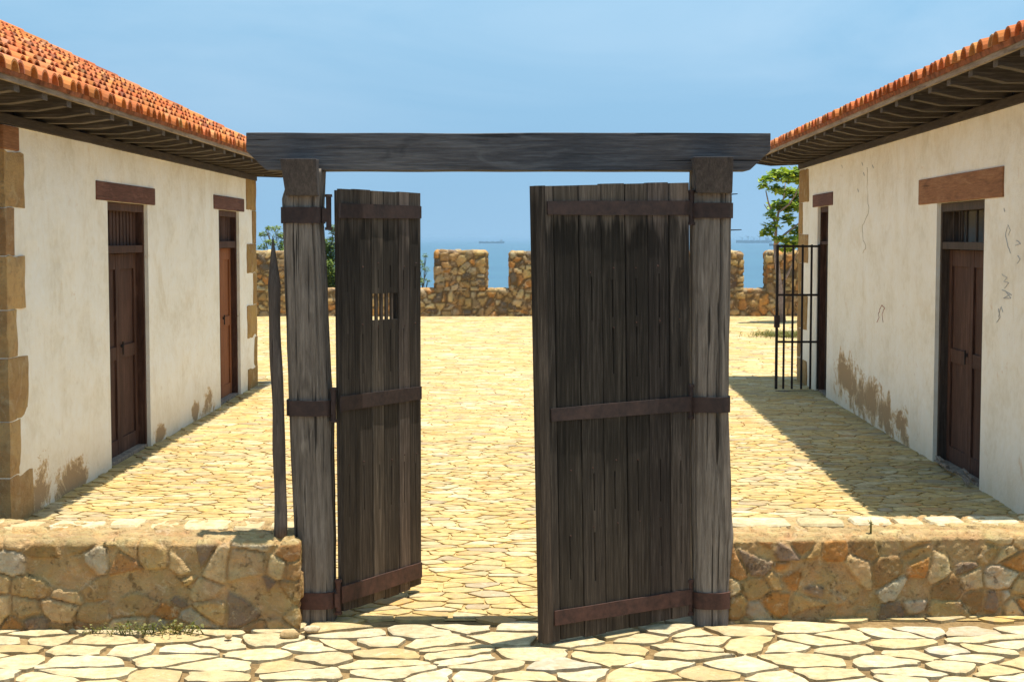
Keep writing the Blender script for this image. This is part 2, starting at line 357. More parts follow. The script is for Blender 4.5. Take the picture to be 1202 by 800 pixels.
def cells(x0, x1, y0, y1, sx, sy, keep, seed, jt=.42):
    """irregular polygons of a flagged floor (clipped cells of a jittered staggered grid)"""
    rg = random.Random(seed); nx = int((x1-x0)/sx)+1; ny = int((y1-y0)/sy)+1; g = {}
    for j in range(-2, ny+2):
        for i in range(-2, nx+2):
            g[i, j] = (x0+(i+.5*(j % 2)+rg.uniform(-jt, jt))*sx, y0+(j+rg.uniform(-jt, jt)*.92)*sy)
    out = []
    for j in range(ny):
        for i in range(nx):
            cx, cy = g[i, j]
            if not keep(cx, cy): continue
            poly = [(cx-sx*1.3, cy-sy*1.3), (cx+sx*1.3, cy-sy*1.3), (cx+sx*1.3, cy+sy*1.3), (cx-sx*1.3, cy+sy*1.3)]
            for dj in (-2, -1, 0, 1, 2):
                for di in (-2, -1, 0, 1, 2):
                    if (di or dj) and (i+di, j+dj) in g:
                        ox, oy = g[i+di, j+dj]; mx, my = (cx+ox)/2, (cy+oy)/2
                        ax, ay = (ox-cx)/sx**2, (oy-cy)/sy**2        # anisotropic metric
                        # perpendicular bisector in the scaled metric
                        def sd(p): return (p[0]-mx)*ax+(p[1]-my)*ay
                        new = []
                        for k in range(len(poly)):
                            a, b = poly[k], poly[(k+1) % len(poly)]; da, db = sd(a), sd(b)
                            if da <= 0: new.append(a)
                            if (da < 0) != (db < 0) and da != db:
                                t = da/(da-db); new.append((a[0]+(b[0]-a[0])*t, a[1]+(b[1]-a[1])*t))
                        poly = new
                        if len(poly) < 3: break
                if len(poly) < 3: break
            if len(poly) >= 3: out.append(((cx, cy), poly))
    return out
def inset(poly, d):
    n = len(poly); out = []
    for k in range(n):
        p0, p1, p2 = Vector(poly[k-1]), Vector(poly[k]), Vector(poly[(k+1) % n])
        e1 = (p1-p0); e2 = (p2-p1)
        if e1.length < 1e-5 or e2.length < 1e-5: out.append(tuple(p1)); continue
        e1.normalize(); e2.normalize(); n1 = Vector((-e1.y, e1.x)); n2 = Vector((-e2.y, e2.x)); m = n1+n2
        if m.length < .2: out.append(tuple(p1+n1*d)); continue
        m /= max(.35, m.dot(n1)); out.append(tuple(p1+m*d))
    return out
def area(p): return .5*sum(p[k-1][0]*p[k][1]-p[k][0]*p[k-1][1] for k in range(len(p)))
def paving(name, cl, joint, h, pal, mat, rough=0, seed=1, segl=.08):
    rg = random.Random(seed); mb = MB()
    for (cx, cy), poly in cl:
        if area(poly) < .004: continue
        jt = joint*rg.uniform(.5, 1.5); p = inset(poly, jt)
        if area(p) < .003: continue
        # merge near-duplicate corners, add wavering points along long edges
        q = []
        for k in range(len(p)):
            if not q or (Vector(p[k])-Vector(q[-1])).length > .02: q.append(p[k])
        if len(q) > 2 and (Vector(q[0])-Vector(q[-1])).length < .02: q.pop()
        if len(q) < 3: continue
        if rough:
            w = []
            for k in range(len(q)):
                a, b = Vector(q[k]), Vector(q[(k+1) % len(q)]); L = (b-a).length; ns = max(2, int(L/segl)); nn = Vector((-(b-a).y, (b-a).x))/max(L, 1e-5)
                for m in range(ns):
                    t = (m+.12 if m == 0 else m)/ns
                    if m == 0 : w.append(tuple(a.lerp(b, .12/ns*1.5)+nn*rg.uniform(0, rough)));
                    else: w.append(tuple(a.lerp(b, t)+nn*rg.uniform(-rough*.6, rough)))
            q = w
        inn = inset(q, .010 if rough else .012)
        c = Vector((sum(a for a, _ in q)/len(q), sum(b for _, b in q)/len(q)))
        inn = [tuple(c.lerp(Vector(a), .9)) for a in q] if abs(area(inn)) > abs(area(q)) else inn
        hh = h*rg.uniform(.6, 1.15); tx, ty = rg.uniform(-.02, .02), rg.uniform(-.025, .025)
        n = len(q); vs = [(a, b, -.02) for a, b in q]+[(a, b, hh*.6) for a, b in q]+[(a, b, hh+(a-c.x)*tx+(b-c.y)*ty) for a, b in inn]
        fs = [(k, (k+1) % n, n+(k+1) % n, n+k) for k in range(n)]+[(n+k, n+(k+1) % n, 2*n+(k+1) % n, 2*n+k) for k in range(n)]+[tuple(range(2*n, 3*n))]
        col = rg.choices([x[0] for x in pal], [x[1] for x in pal])[0]; g = rg.uniform(.85, 1.12); col = tuple(x*g for x in col)
        mb.add(vs, fs, col)
    return mb.build(name, mat, None, fix=False, kind='structure')

# ------------------------------------------------------------------ world
SUN = Vector((.135, .018, 1)).normalized()
EL = math.asin(SUN.z); AZ = math.atan2(SUN.x, SUN.y)
w = bpy.data.worlds.new('World'); S.world = w; w.use_nodes = True; nt = w.node_tree; bg = nt.nodes['Background']
sky = nt.nodes.new('ShaderNodeTexSky'); sky.sky_type = 'NISHITA'; sky.sun_disc = False
sky.sun_elevation = EL; sky.sun_rotation = AZ; sky.altitude = 0; sky.air_density = 1.0; sky.dust_density = 1.2; sky.ozone_density = 1.0
hs = nt.nodes.new('ShaderNodeHueSaturation'); hs.inputs['Saturation'].default_value = .88; hs.inputs['Hue'].default_value = .478
g = nt.nodes.new('ShaderNodeNewGeometry'); tcw = nt.nodes.new('ShaderNodeTexCoord'); sx = nt.nodes.new('ShaderNodeSeparateXYZ'); nt.links.new(tcw.outputs['Generated'], sx.inputs[0])
def wm(op, a, b=0, c=0):
    x = nt.nodes.new('ShaderNodeMath'); x.operation = op
    for i, v in enumerate((a, b, c)):
        if isinstance(v, bpy.types.NodeSocket): nt.links.new(v, x.inputs[i])
        else: x.inputs[i].default_value = v
    return x.outputs[0]
z_ = wm('MAXIMUM', sx.outputs[2], 0)
lift = wm('MULTIPLY', wm('EXPONENT', wm('MULTIPLY', z_, -8.0)), 1.1)
cb = nt.nodes.new('ShaderNodeCombineXYZ'); nt.links.new(sx.outputs[0], cb.inputs[0]); nt.links.new(sx.outputs[1], cb.inputs[1]); nt.links.new(wm('ADD', z_, lift), cb.inputs[2])
nz = nt.nodes.new('ShaderNodeVectorMath'); nz.operation = 'NORMALIZE'; nt.links.new(cb.outputs[0], nz.inputs[0]); nt.links.new(nz.outputs[0], sky.inputs[0])
nt.links.new(sky.outputs[0], hs.inputs['Color']); mpw = nt.nodes.new('ShaderNodeMapping'); mpw.inputs['Scale'].default_value = (1.2, 1.2, 4.5); nt.links.new(tcw.outputs['Generated'], mpw.inputs[0])
cn = nt.nodes.new('ShaderNodeTexNoise'); cn.inputs['Scale'].default_value = 2.2; cn.inputs['Detail'].default_value = 6; cn.inputs['Roughness'].default_value = .55; cn.inputs['Distortion'].default_value = .6; nt.links.new(mpw.outputs[0], cn.inputs['Vector'])
cf = wm('MULTIPLY', wm('MULTIPLY', wm('MAXIMUM', wm('SUBTRACT', cn.outputs[0], .40), 0), .75), wm('MINIMUM', wm('MULTIPLY', z_, 9), 1))
cm = nt.nodes.new('ShaderNodeMix'); cm.data_type = 'RGBA'; nt.links.new(cf, cm.inputs[0])
ml = nt.nodes.new('ShaderNodeMix'); ml.data_type = 'RGBA'; ml.blend_type = 'MULTIPLY'; ml.inputs[0].default_value = 1; nt.links.new(hs.outputs[0], ml.inputs[6]); ml.inputs[7].default_value = (.84, 1.0, 1.02, 1); nt.links.new(ml.outputs[2], cm.inputs[6]); cm.inputs[7].default_value = (4.6, 5.3, 5.9, 1)   # thin veil of cloud
nt.links.new(cm.outputs[2], bg.inputs[0]); bg.inputs[1].default_value = .12
sl = bpy.data.lights.new('sun', 'SUN'); sl.energy = 4.7; sl.angle = R(.5); sl.color = (1, .94, .82)
so = bpy.data.objects.new('sun', sl); COL.objects.link(so); so.rotation_euler = SUN.to_track_quat('Z', 'Y').to_euler(); so.location = (5, 0, 40)
vs_ = S.view_settings; vs_.view_transform = 'Standard'; vs_.look = 'None'; vs_.gamma = 1; vs_.use_curve_mapping = False; vs_.exposure = .74

# ------------------------------------------------------------------ ground, sea
mb = MB(); mb.add([(-40, -12, -.012), (40, -12, -.012), (40, 41.6, -.012), (-40, 41.6, -.012)], [(0, 1, 2, 3)])
mb.build('ground', M['soil'], kind='structure')
mb = MB(); mb.add([(-20, 8.1, -.006), (20, 8.1, -.006), (20, 41.5, -.006), (-20, 41.5, -.006)], [(0, 1, 2, 3)]); mb.build('courtyard_bed', M['bed'], kind='structure')
mb = MB(); ys = [-60, -12.0, 41.6, 44, 52, 70, 95]; zs = [-14, -.6, -.6, -1.0, -6, -14, -17]
for k in range(len(ys)-1):
    for i in range(24):
        xa, xb = -300+i*25, -275+i*25
        mb.add([(xa, ys[k], zs[k]), (xb, ys[k], zs[k]), (xb, ys[k+1], zs[k+1]), (xa, ys[k+1], zs[k+1])], [(0, 1, 2, 3)])
mb.build('hillside', M['scrub'], kind='structure')
mb = MB(); mb.add([(-90000, -3000, -15), (90000, -3000, -15), (90000, 120000, -15), (-90000, 120000, -15)], [(0, 1, 2, 3)])
mb.build('sea', M['sea'], kind='structure')

FLAG = [((.59, .49, .30), 6), ((.62, .54, .37), 5), ((.55, .43, .23), 1.6), ((.49, .37, .18), .6), ((.48, .43, .34), .6)]
COBB = [((.56, .40, .15), 6), ((.60, .455, .20), 5), ((.54, .355, .115), 3.5), ((.46, .365, .20), 2), ((.37, .30, .20), 1.0), ((.52, .29, .10), .9), ((.61, .51, .31), 3)]
paving('paving', cells(-5, 5, 5.4, 8.05, .285, .205, lambda x, y: True, 3, .5), .0105, .012, FLAG, M['flag'], rough=.022, seed=2, segl=.055)
def inner(x, y): return 8.05 < y < 22 and -3.48 < x < 4.02
paving('courtyard_paving', cells(-3.6, 4.2, 8.05, 15.5, .185, .125, inner, 5, .48), .0042, .006, COBB, M['cobble'], rough=.010, seed=4, segl=.06)
paving('far_courtyard_paving', cells(-3.6, 4.2, 15.5, 22.3, .20, .14, lambda x, y: -3.48 < x < 4.05, 6, .48), .005, .008, COBB, M['cobble'], seed=6)
paving('outer_courtyard_paving', cells(-17, 17, 22.3, 41, .29, .21, lambda x, y: abs(x) < .34*y+2.2, 8, .48), .008, .013, COBB, M['cobble'], seed=8)

# ------------------------------------------------------------------ low walls
PAL_LOW = [(.62, .46, .24), (.56, .40, .19), (.66, .52, .30), (.47, .31, .13), (.56, .39, .18), (.40, .25, .11), (.62, .48, .28), (.54, .26, .08), (.58, .51, .38), (.45, .24, .10), (.50, .35, .16), (.26, .20, .15)]
MORT = (.52, .37, .19)
def low_wall(A, B, thick, h, label, seed):
    root = empty('rubble_wall', ((A[0]+B[0])/2, A[1]+thick/2, 0), label, 'wall', 'low rubble walls either side of the timber gate')
    rubble('wall_body', [A, B, (B[0], B[1]+thick), (A[0], A[1]+thick)], -.03, h, .0085, (.15, .10, .12), .020, PAL_LOW, MORT, root, M['rubble'], fill=.80, joint=.12, seed=seed, top_col=(.54, .42, .22), rnd=.010, topwob=.016)
    # the loose row of pale coping stones along the back half of the top
    rg = random.Random(seed); mb = MB(); x = A[0]+.03
    while x < B[0]-.12:
        L = rg.uniform(.10, .40); L = min(L, B[0]-x-.01); y0 = A[1]+(B[1]-A[1])*(x-A[0])/(B[0]-A[0])+thick*rg.uniform(.48, .56); y1 = y0+thick*.42
        zt = h+rg.uniform(.014, .032); n = 14; vs = []
        ring = []
        for k in range(n):
            a = 2*math.pi*k/n; ca, sa = math.cos(a), math.sin(a)
            ex = .5*L*math.copysign(abs(ca)**.45, ca)*rg.uniform(.9, 1.0); ey = .5*(y1-y0)*math.copysign(abs(sa)**.45, sa)*rg.uniform(.88, 1.02)
            ring.append((x+L/2+ex, (y0+y1)/2+ey))
        vs = [(a, b, h-.01) for a, b in ring]+[(a, b, zt-.012) for a, b in ring]+[(x+L/2+(a-x-L/2)*.93, (y0+y1)/2+(b-(y0+y1)/2)*.9, zt+rg.uniform(-.003, .004)) for a, b in ring]
        fs = [(k, (k+1) % n, n+(k+1) % n, n+k) for k in range(n)]+[(n+k, n+(k+1) % n, 2*n+(k+1) % n, 2*n+k) for k in range(n)]+[tuple(range(2*n, 3*n))]
        g = rg.uniform(.85, 1.1); mb.add(vs, fs, tuple(q*g for q in rg.choice([(.62, .52, .32), (.56, .45, .25), (.66, .58, .40)])))
        x += L+rg.uniform(.008, .03)
    mb.build('coping_stones', M['flag'], root, fix=False)
    return root
ly = 7.86
lx1 = at(348, 690, 7.86).x
low_wall((-3.55, ly), (lx1, ly), .58, .452, 'low rubble wall left of the timber gate, smooth brown mortar with weeds at its foot', 11)
rx0 = at(855, 690, 8.06).x
low_wall((rx0, 8.06), (3.6, 8.26), .56, .425, 'low rubble wall right of the timber gate, pale and orange stones showing in the mortar', 23)

# ------------------------------------------------------------------ timber gateway
G = empty('timber_gateway', (0, 8.1, 0), 'weathered timber gateway with two plank leaves standing open and iron straps', 'gateway')
def rough_post(name, stations, depth, root, seed, mat, n=72, m=110):
    """stations: (z, xleft, xright) read up the post"""
    mb = MB(); vs = []; fs = []; cy = 8.1
    zs = [q[0] for q in stations]
    for i in range(m+1):
        z = zs[0]+(zs[-1]-zs[0])*i/m
        xl = np.interp(z, zs, [q[1] for q in stations]); xr = np.interp(z, zs, [q[2] for q in stations])
        for k in range(n):
            a = 2*math.pi*k/n; ca, sa = math.cos(a), math.sin(a); e = .56
            x = (xl+xr)/2+.5*(xr-xl)*math.copysign(abs(ca)**e, ca); y = cy+.5*depth*math.copysign(abs(sa)**e, sa)
            nv = noise.noise(Vector((ca*2.2+seed, sa*2.2, z*.45)))*.007+noise.noise(Vector((ca*9+seed, sa*9, z*.8)))*.006+noise.noise(Vector((ca*3, sa*3+seed, z*5)))*.004
            gr = noise.noise(Vector((ca*14+seed*3, sa*14, z*.5)))
            if gr > .30: nv -= (gr-.30)*.12
            vs.append((x+ca*nv, y+sa*nv, z))
    for i in range(m):
        for k in range(n): fs.append((i*n+k, i*n+(k+1) % n, (i+1)*n+(k+1) % n, (i+1)*n+k))
    fs.append(tuple(range(n))[::-1]); fs.append(tuple(m*n+k for k in range(n)))
    mb.add(vs, fs); return mb.build(name, mat, root, smooth=True)
YF = 8.0
def st(py, xl, xr):
    a, b = at(xl, py, YF), at(xr, py, YF); return (a.z, a.x, b.x)
left_st = sorted([(-.06, at(349, 735, YF).x, at(392, 735, YF).x), st(690, 347, 391), st(620, 343, 390), st(500, 337, 388), st(400, 334, 383), st(300, 331, 379), st(262, 330, 376), st(232, 329, 377), (2.362, at(341, 202, YF).x, at(379, 202, YF).x)])
right_st = sorted([(-.06, at(814, 735, YF).x, at(857, 735, YF).x), st(690, 814, 857), st(630, 813, 863), st(600, 812, 861), st(480, 812, 857), st(400, 812, 858), st(300, 812, 860), st(262, 812, 860), st(232, 812, 861), (2.362, at(813, 202, YF).x, at(858, 202, YF).x)])
pl = rough_post('post', left_st, .21, G, 3, M['post']); pr = rough_post('post', right_st, .21, G, 9, M['post'])
# beam with chamfered ends
ztop = at(600, 156, 8.02).z; zbot = at(600, 200, 8.02).z
def X(px, Y=8.02): return (px-601)/F*Y/ (math.cos(TH)) if False else at(px, 180, Y).x
bx0, bx1 = X(289), X(904.5)
mb = MB(); prof = []
N = 180
for y in (8.02, 8.20):
    ring = []
    for i in range(N+1):
        x = bx0+(bx1-bx0)*i/N
        zb = zbot
        cl = (x-bx0)/(X(312)-bx0); cr_ = (bx1-x)/(bx1-X(880))
        zc = at(600, 177, 8.02).z
        if cl < 1: zb = zc+(zbot-zc)*cl
        if cr_ < 1: zb = zc+(zbot-zc)*cr_
        zt = ztop+noise.noise(Vector((x*2, y*3, 0)))*.004
        ring.append((x, y, zb+noise.noise(Vector((x*3, y*3, 5)))*.003)); ring.append((x, y, zt))
    prof.append(ring)
vs = prof[0]+prof[1]; o = 2*(N+1); fs = []
for i in range(N):
    a = 2*i
    fs += [(a, a+2, a+3, a+1), (o+a, o+a+1, o+a+3, o+a+2), (a+1, a+3, o+a+3, o+a+1), (a, o+a, o+a+2, a+2)]
fs += [(0, 1, o+1, o), (2*N, o+2*N, o+2*N+1, 2*N+1)]
mb.add(vs, fs); mb.build('lintel_beam', M['beam'], G, bevel=.004)
# saddle blocks hung on the front of the beam, tapering back at the foot
for (xa, xb, xc, xd, yt, yb) in ((328.5, 371, 335, 373, 186.5, 230), (814, 861, 818, 860, 184.5, 227)):
    zt, zb = at(350, yt, 7.93).z, at(350, yb, 7.99).z
    a, b = at(xa, yt, 7.89).x, at(xb, yt, 7.89).x; c, d = at(xc, yb, 7.95).x, at(xd, yb, 7.95).x
    mb = MB(); mb.hexa([(c, 7.955, zb), (d, 7.955, zb), (d, 8.016, zb), (c, 8.016, zb), (a, 7.885, zt), (b, 7.885, zt), (b, 8.016, zt), (a, 8.016, zt)])
    mb.build('saddle_block', M['block'], G, bevel=.006)

def bilin(c, u, v):       # c: bottom-hinge, bottom-free, top-free, top-hinge
    return c[0].lerp(c[1], u).lerp(c[3].lerp(c[2], u), v)
def gate_leaf(name, c, mat, nplank, seed, straps, strap_u, slot=None, slits=(), label=None, tk=.048):
    """c = front-face corners; w runs back through the leaf"""
    nrm = ((c[1]-c[0]).cross(c[3]-c[0])).normalized()
    if nrm.y < 0: nrm = -nrm
    TK = tk
    def fn(u, w, v): return bilin(c, u, v)+nrm*w
    rg = random.Random(seed); mb = MB(); H = (c[3]-c[0]).length; W = (c[1]-c[0]).length
    def board(u0, u1, v0, v1, w0, w1, col):
        m = max(1, int((v1-v0)*14)); vs, fs, uv = [], [], []
        bv = .0035/W
        for i in range(m+1):
            v = v0+(v1-v0)*i/m; j = noise.noise(Vector((u0*9+seed, v*2, 0)))*.0008/W
            for (u, w_) in ((u0, w1), (u0, w0+.003), (u0+bv, w0), (u1-bv, w0), (u1, w0+.003), (u1, w1)):
                wo = noise.noise(Vector((u*5, v*2.2, seed)))*.0015
                vs.append(fn(u+j, w_+wo, v)); uv.append((u+rgo, v))
        for i in range(m):
            for k in range(6): fs.append((i*6+k, i*6+(k+1) % 6, (i+1)*6+(k+1) % 6, (i+1)*6+k))
        fs += [tuple(range(6))[::-1], tuple(m*6+k for k in range(6))]
        mb.add(vs, fs, col, uv)
    us = [0]
    for k in range(nplank): us.append(us[-1]+rg.uniform(.8, 1.2))
    us = [q/us[-1] for q in us]; gap = .0022/W
    for k in range(nplank):
        rgo = rg.uniform(0, 3); g = rg.uniform(.62, 1.35); col = (g, g*rg.uniform(.96, 1), g*rg.uniform(.93, 1)); off = rg.uniform(-.0035, .0035)
        u0, u1 = us[k]+gap, us[k+1]-gap; um = (u0+u1)/2+rg.uniform(-.01, .01)
        top = 1+rg.uniform(-.0014, .0014); bot = rg.uniform(-.003, .003)
        sl = [(a+rg.uniform(-.008, .008), b+rg.uniform(-.012, .012)) for a, b in slits]
        def zones(ranges, lo, hi):
            out = []; p = lo
            for a, b in ranges: out.append((p, a, 0)); out.append((a, b, 1)); p = b
            out.append((p, hi, 0)); return out
        cuts = []
        if slot and u1 > slot[0] and u0 < slot[1]:
            a, b = max(u0, slot[0]), min(u1, slot[1])
            if u0 < a: board(u0, a, slot[2], slot[3], off, .016, col)
            if b < u1: board(b, u1, slot[2], slot[3], off, .016, col)
            segs = [(bot, slot[2]), (slot[3], top)]
        else: segs = [(bot, top)]
        for lo, hi in segs:
            for (a, b, kind_) in zones([s for s in sl if s[0] > lo and s[1] < hi], lo, hi):
                if kind_ and rg.random() < .72:
                    hw = .0019/W
                    board(u0, um-hw, a, b, off, TK-.016, col); board(um+hw, u1, a, b, off, TK-.016, col)
                    if not slot: pass
                else: board(u0, u1, a, b, off, TK-.016, col)
    # backing boards
    rgo = 0
    if slot:
        S0, S1, V0, V1 = slot
        SB = S0-.10
        for q in ((0, SB, .004, .996), (S1, 1, .004, .996), (SB, S1, .004, V0), (SB, S1, V1, .996)): board(q[0], q[1], q[2], q[3], TK-.0155, TK, (.7, .7, .7))
        for k in range(1, 5):
            uu = S0+(S1-S0)*k/5; ww = (S1-S0)*.05
            board(uu-ww, uu+ww, V0-.004, V1+.004, .004, .014, (1.6, 1.5, 1.4))
    else: board(0.0, 1, .004, .996, TK-.0155, TK, (.7, .7, .7))
    leaf = mb.build(name, mat, G)
    if label: leaf['label'] = label
    for (vh0, vh1, vf0, vf1, m_) in straps:
        mb = MB(); ua, ub = strap_u; K = 20; vs = []; fs = []
        for i in range(K+1):
            t = i/K; u = ua+(ub-ua)*t; lo = vh0+(vf0-vh0)*t; hi = vh1+(vf1-vh1)*t
            wob = noise.noise(Vector((u*4, lo*9, seed)))*.002; wob2 = noise.noise(Vector((u*5, hi*9, seed+4)))*.0008
            for (w_, v_) in ((-.0125+wob, lo+wob2), (-.0125+wob, hi-wob2), (-.0045, hi-wob2), (-.0045, lo+wob2)): vs.append(fn(u, w_, v_))
        for i in range(K):
            for k in range(4): fs.append((i*4+k, i*4+(k+1) % 4, (i+1)*4+(k+1) % 4, (i+1)*4+k))
        fs += [(3, 2, 1, 0), tuple(K*4+k for k in range(4))]
        mb.add(vs, fs)
        for k in range(0):                      # clinched nail heads on the strap
            u = (us[k]+us[k+1])/2
            if ua < u < ub:
                t = (u-ua)/(ub-ua); v = (vh0+(vf0-vh0)*t+vh1+(vf1-vh1)*t)/2; p = fn(u, -.0125, v)
                mb.tube([p, p-nrm*.004], [.007, .005], 7)
        s_ = mb.build('iron_strap', M[m_], leaf)
    for k in range(nplank):                      # one nail over every carved slit
        for v in [s[1] for s in slits]:
            if rg.random() < .35: continue
            mb = MB(); u = (us[k]+us[k+1])/2+rg.uniform(-.01, .01); p = fn(u, .001, v+.012+rg.uniform(-.008, .008)); mb.tube([p, p-nrm*.006], [.0045, .003], 6); mb.build('nail_head', M['iron_hot'], leaf)
    return leaf, fn
def vfrac(py, a, b): return (b-py)/(b-a)      # a = top pixel, b = bottom pixel of that edge
# right leaf swings towards us, left leaf away
hY, fY = 8.02, 7.52
cR = [at(811.5, 722, hY), at(638.5, 755, fY), at(628.5, 218, fY), at(809, 214, hY)]
sR = []
for (h0, h1, f0, f1, m_) in ((252, 235, 252, 236, 'iron'), (480, 462, 493, 478, 'iron'), (708, 690, 735, 718, 'iron_hot')):
    sR.append((vfrac(h0, 214, 722), vfrac(h1, 214, 722), vfrac(f0, 218, 755), vfrac(f1, 218, 755), m_))
leafR, fnR = gate_leaf('gate_leaf', cR, M['leaf_r'], 7, 5, sR, (.0, .935), None, ((.125, .225), (.27, .37), (.575, .675), (.70, .80)), 'wide nearly black gate leaf swung open towards the viewer')
hY2, fY2 = 8.03, 8.74
cL = [at(404, 718, hY2), at(495.5, 686, fY2), at(494.5, 227, fY2), at(399, 221, hY2)]
sL = []
for (h0, h1, f0, f1, m_) in ((255, 237, 256, 242, 'iron'), (480, 462, 466, 451, 'iron'), (707, 687, 676, 658, 'iron_hot')):
    sL.append((vfrac(h0, 220, 719), vfrac(h1, 220, 719), vfrac(f0, 227, 686), vfrac(f1, 227, 686), m_))
su0, su1 = .37, .69
leafL, fnL = gate_leaf('gate_leaf', cL, M['leaf_l'], 6, 8, sL, (-.035, .975), (su0, su1, vfrac(374, 224, 703), vfrac(343, 224, 703)), ((.23, .33), (.56, .665), (.76, .81)), 'brown gate leaf opened away, small barred slot in its middle', tk=.036)
mb = MB()
for k in range(24):
    v0, v1 = k/24, (k+1)/24; o0, o1 = (noise.noise(Vector((3, q*5, 1)))*.0025 for q in (v0, v1))
    mb.hexa([fnR(u, w_, v0) for u, w_ in ((.945, -.0065+o0), (1.004, -.0065+o0), (1.004, .046), (.945, .004))]+[fnR(u, w_, v1) for u, w_ in ((.945, -.0065+o1), (1.004, -.0065+o1), (1.004, .046), (.945, .004))], (.8, .76, .72), [(u, v0*.9) for u in (0, .3, .3, 0)]+[(u, v1*.9) for u in (0, .3, .3, 0)])
mb.build('edge_stile', M['leaf_l'], leafR)
# bands round the posts, and the pintles they carry
def band(post, stn, y0, y1, mat, pintle_x, pin):
    zt, zb = at(500, y0, 8.0).z, at(500, y1, 8.0).z; zs = [q[0] for q in stn]; z = (zt+zb)/2
    xl, xr = np.interp(z, zs, [q[1] for q in stn])-.008, np.interp(z, zs, [q[2] for q in stn])+.008; cy = 8.1; n = 64; vs = []; fs = []
    for j, (zz, o) in enumerate(((zb, -.012), (zb, 0), (zt, 0), (zt, -.012))):
        for k in range(n):
            a = 2*math.pi*k/n; ca, sa = math.cos(a), math.sin(a); e = .5
            vs.append(((xl+xr)/2+(.5*(xr-xl)+o)*math.copysign(abs(ca)**e, ca), cy+(.119+o)*math.copysign(abs(sa)**e, sa), zz+noise.noise(Vector((ca*2, sa*2, z*7)))*.004))
    for j in range(3):
        for k in range(n): fs.append((j*n+k, j*n+(k+1) % n, (j+1)*n+(k+1) % n, (j+1)*n+k))
    mb = MB(); mb.add(vs, fs); mb.build('iron_band', M[mat], post, smooth=False)
    mb = MB(); px = at(pintle_x, 400, 8.02).x
    mb.tube([(px, 8.02, zb-.03), (px, 8.02, zt+.06)], [.014, .014], 12)
    xe = xr if pin > 0 else xl
    mb.box((min(px, xe)-.002, 8.005, zb+.006), (max(px, xe)+.002, 8.030, zt-.006))
    mb.tube([(px, 8.02, zt+.052), (px, 8.02, zt+.066)], [.02, .018], 12); mb.tube([(px, 8.02, zb-.035), (px, 8.02, zb-.02)], [.02, .02], 12)
    mb.build('pintle', M[mat], post)
for y0, y1, m_, px in ((243, 262, 'iron', 387), (470, 488, 'iron', 391), (695, 714, 'iron_hot', 395)): band(pl, left_st, y0, y1, m_, px, 1)
for y0, y1, m_, px in ((238, 256, 'iron', 810.5), (466, 484, 'iron', 811), (695, 714, 'iron_hot', 812)): band(pr, right_st, y0, y1, m_, px, -1)
for px, py, L in ((862, 228, .03), (861, 270, .055)):
    p = at(px-3, py, 8.05); mb = MB(); mb.tube([p, p+Vector((L, 0, .002))], [.003, .0022], 6); mb.build('nail', M['iron_black'], pr)

# ------------------------------------------------------------------ leaning pole
b_, t_ = at(329.5, 634, 7.97), at(321, 277, 8.05); b_.z = .452+.012
mb = MB(); pts = []; rd = []
for i in range(26):
    t = i/25; p = b_.lerp(t_, t); p.x += .004*math.sin(t*6)+.002*math.sin(t*17); pts.append(p)
    rd.append((.030+.0015*math.sin(t*23+1)+.003*(1-t)) if t < .84 else .031*(1-t)/.16+.002)
mb.org = (b_.x, b_.y, .46); mb.tube(pts, rd, 12)
tag(mb.build('wooden_pole', M['pole'], None, smooth=True), 'sharpened grey wooden pole standing on the low wall against the gatepost', 'pole')

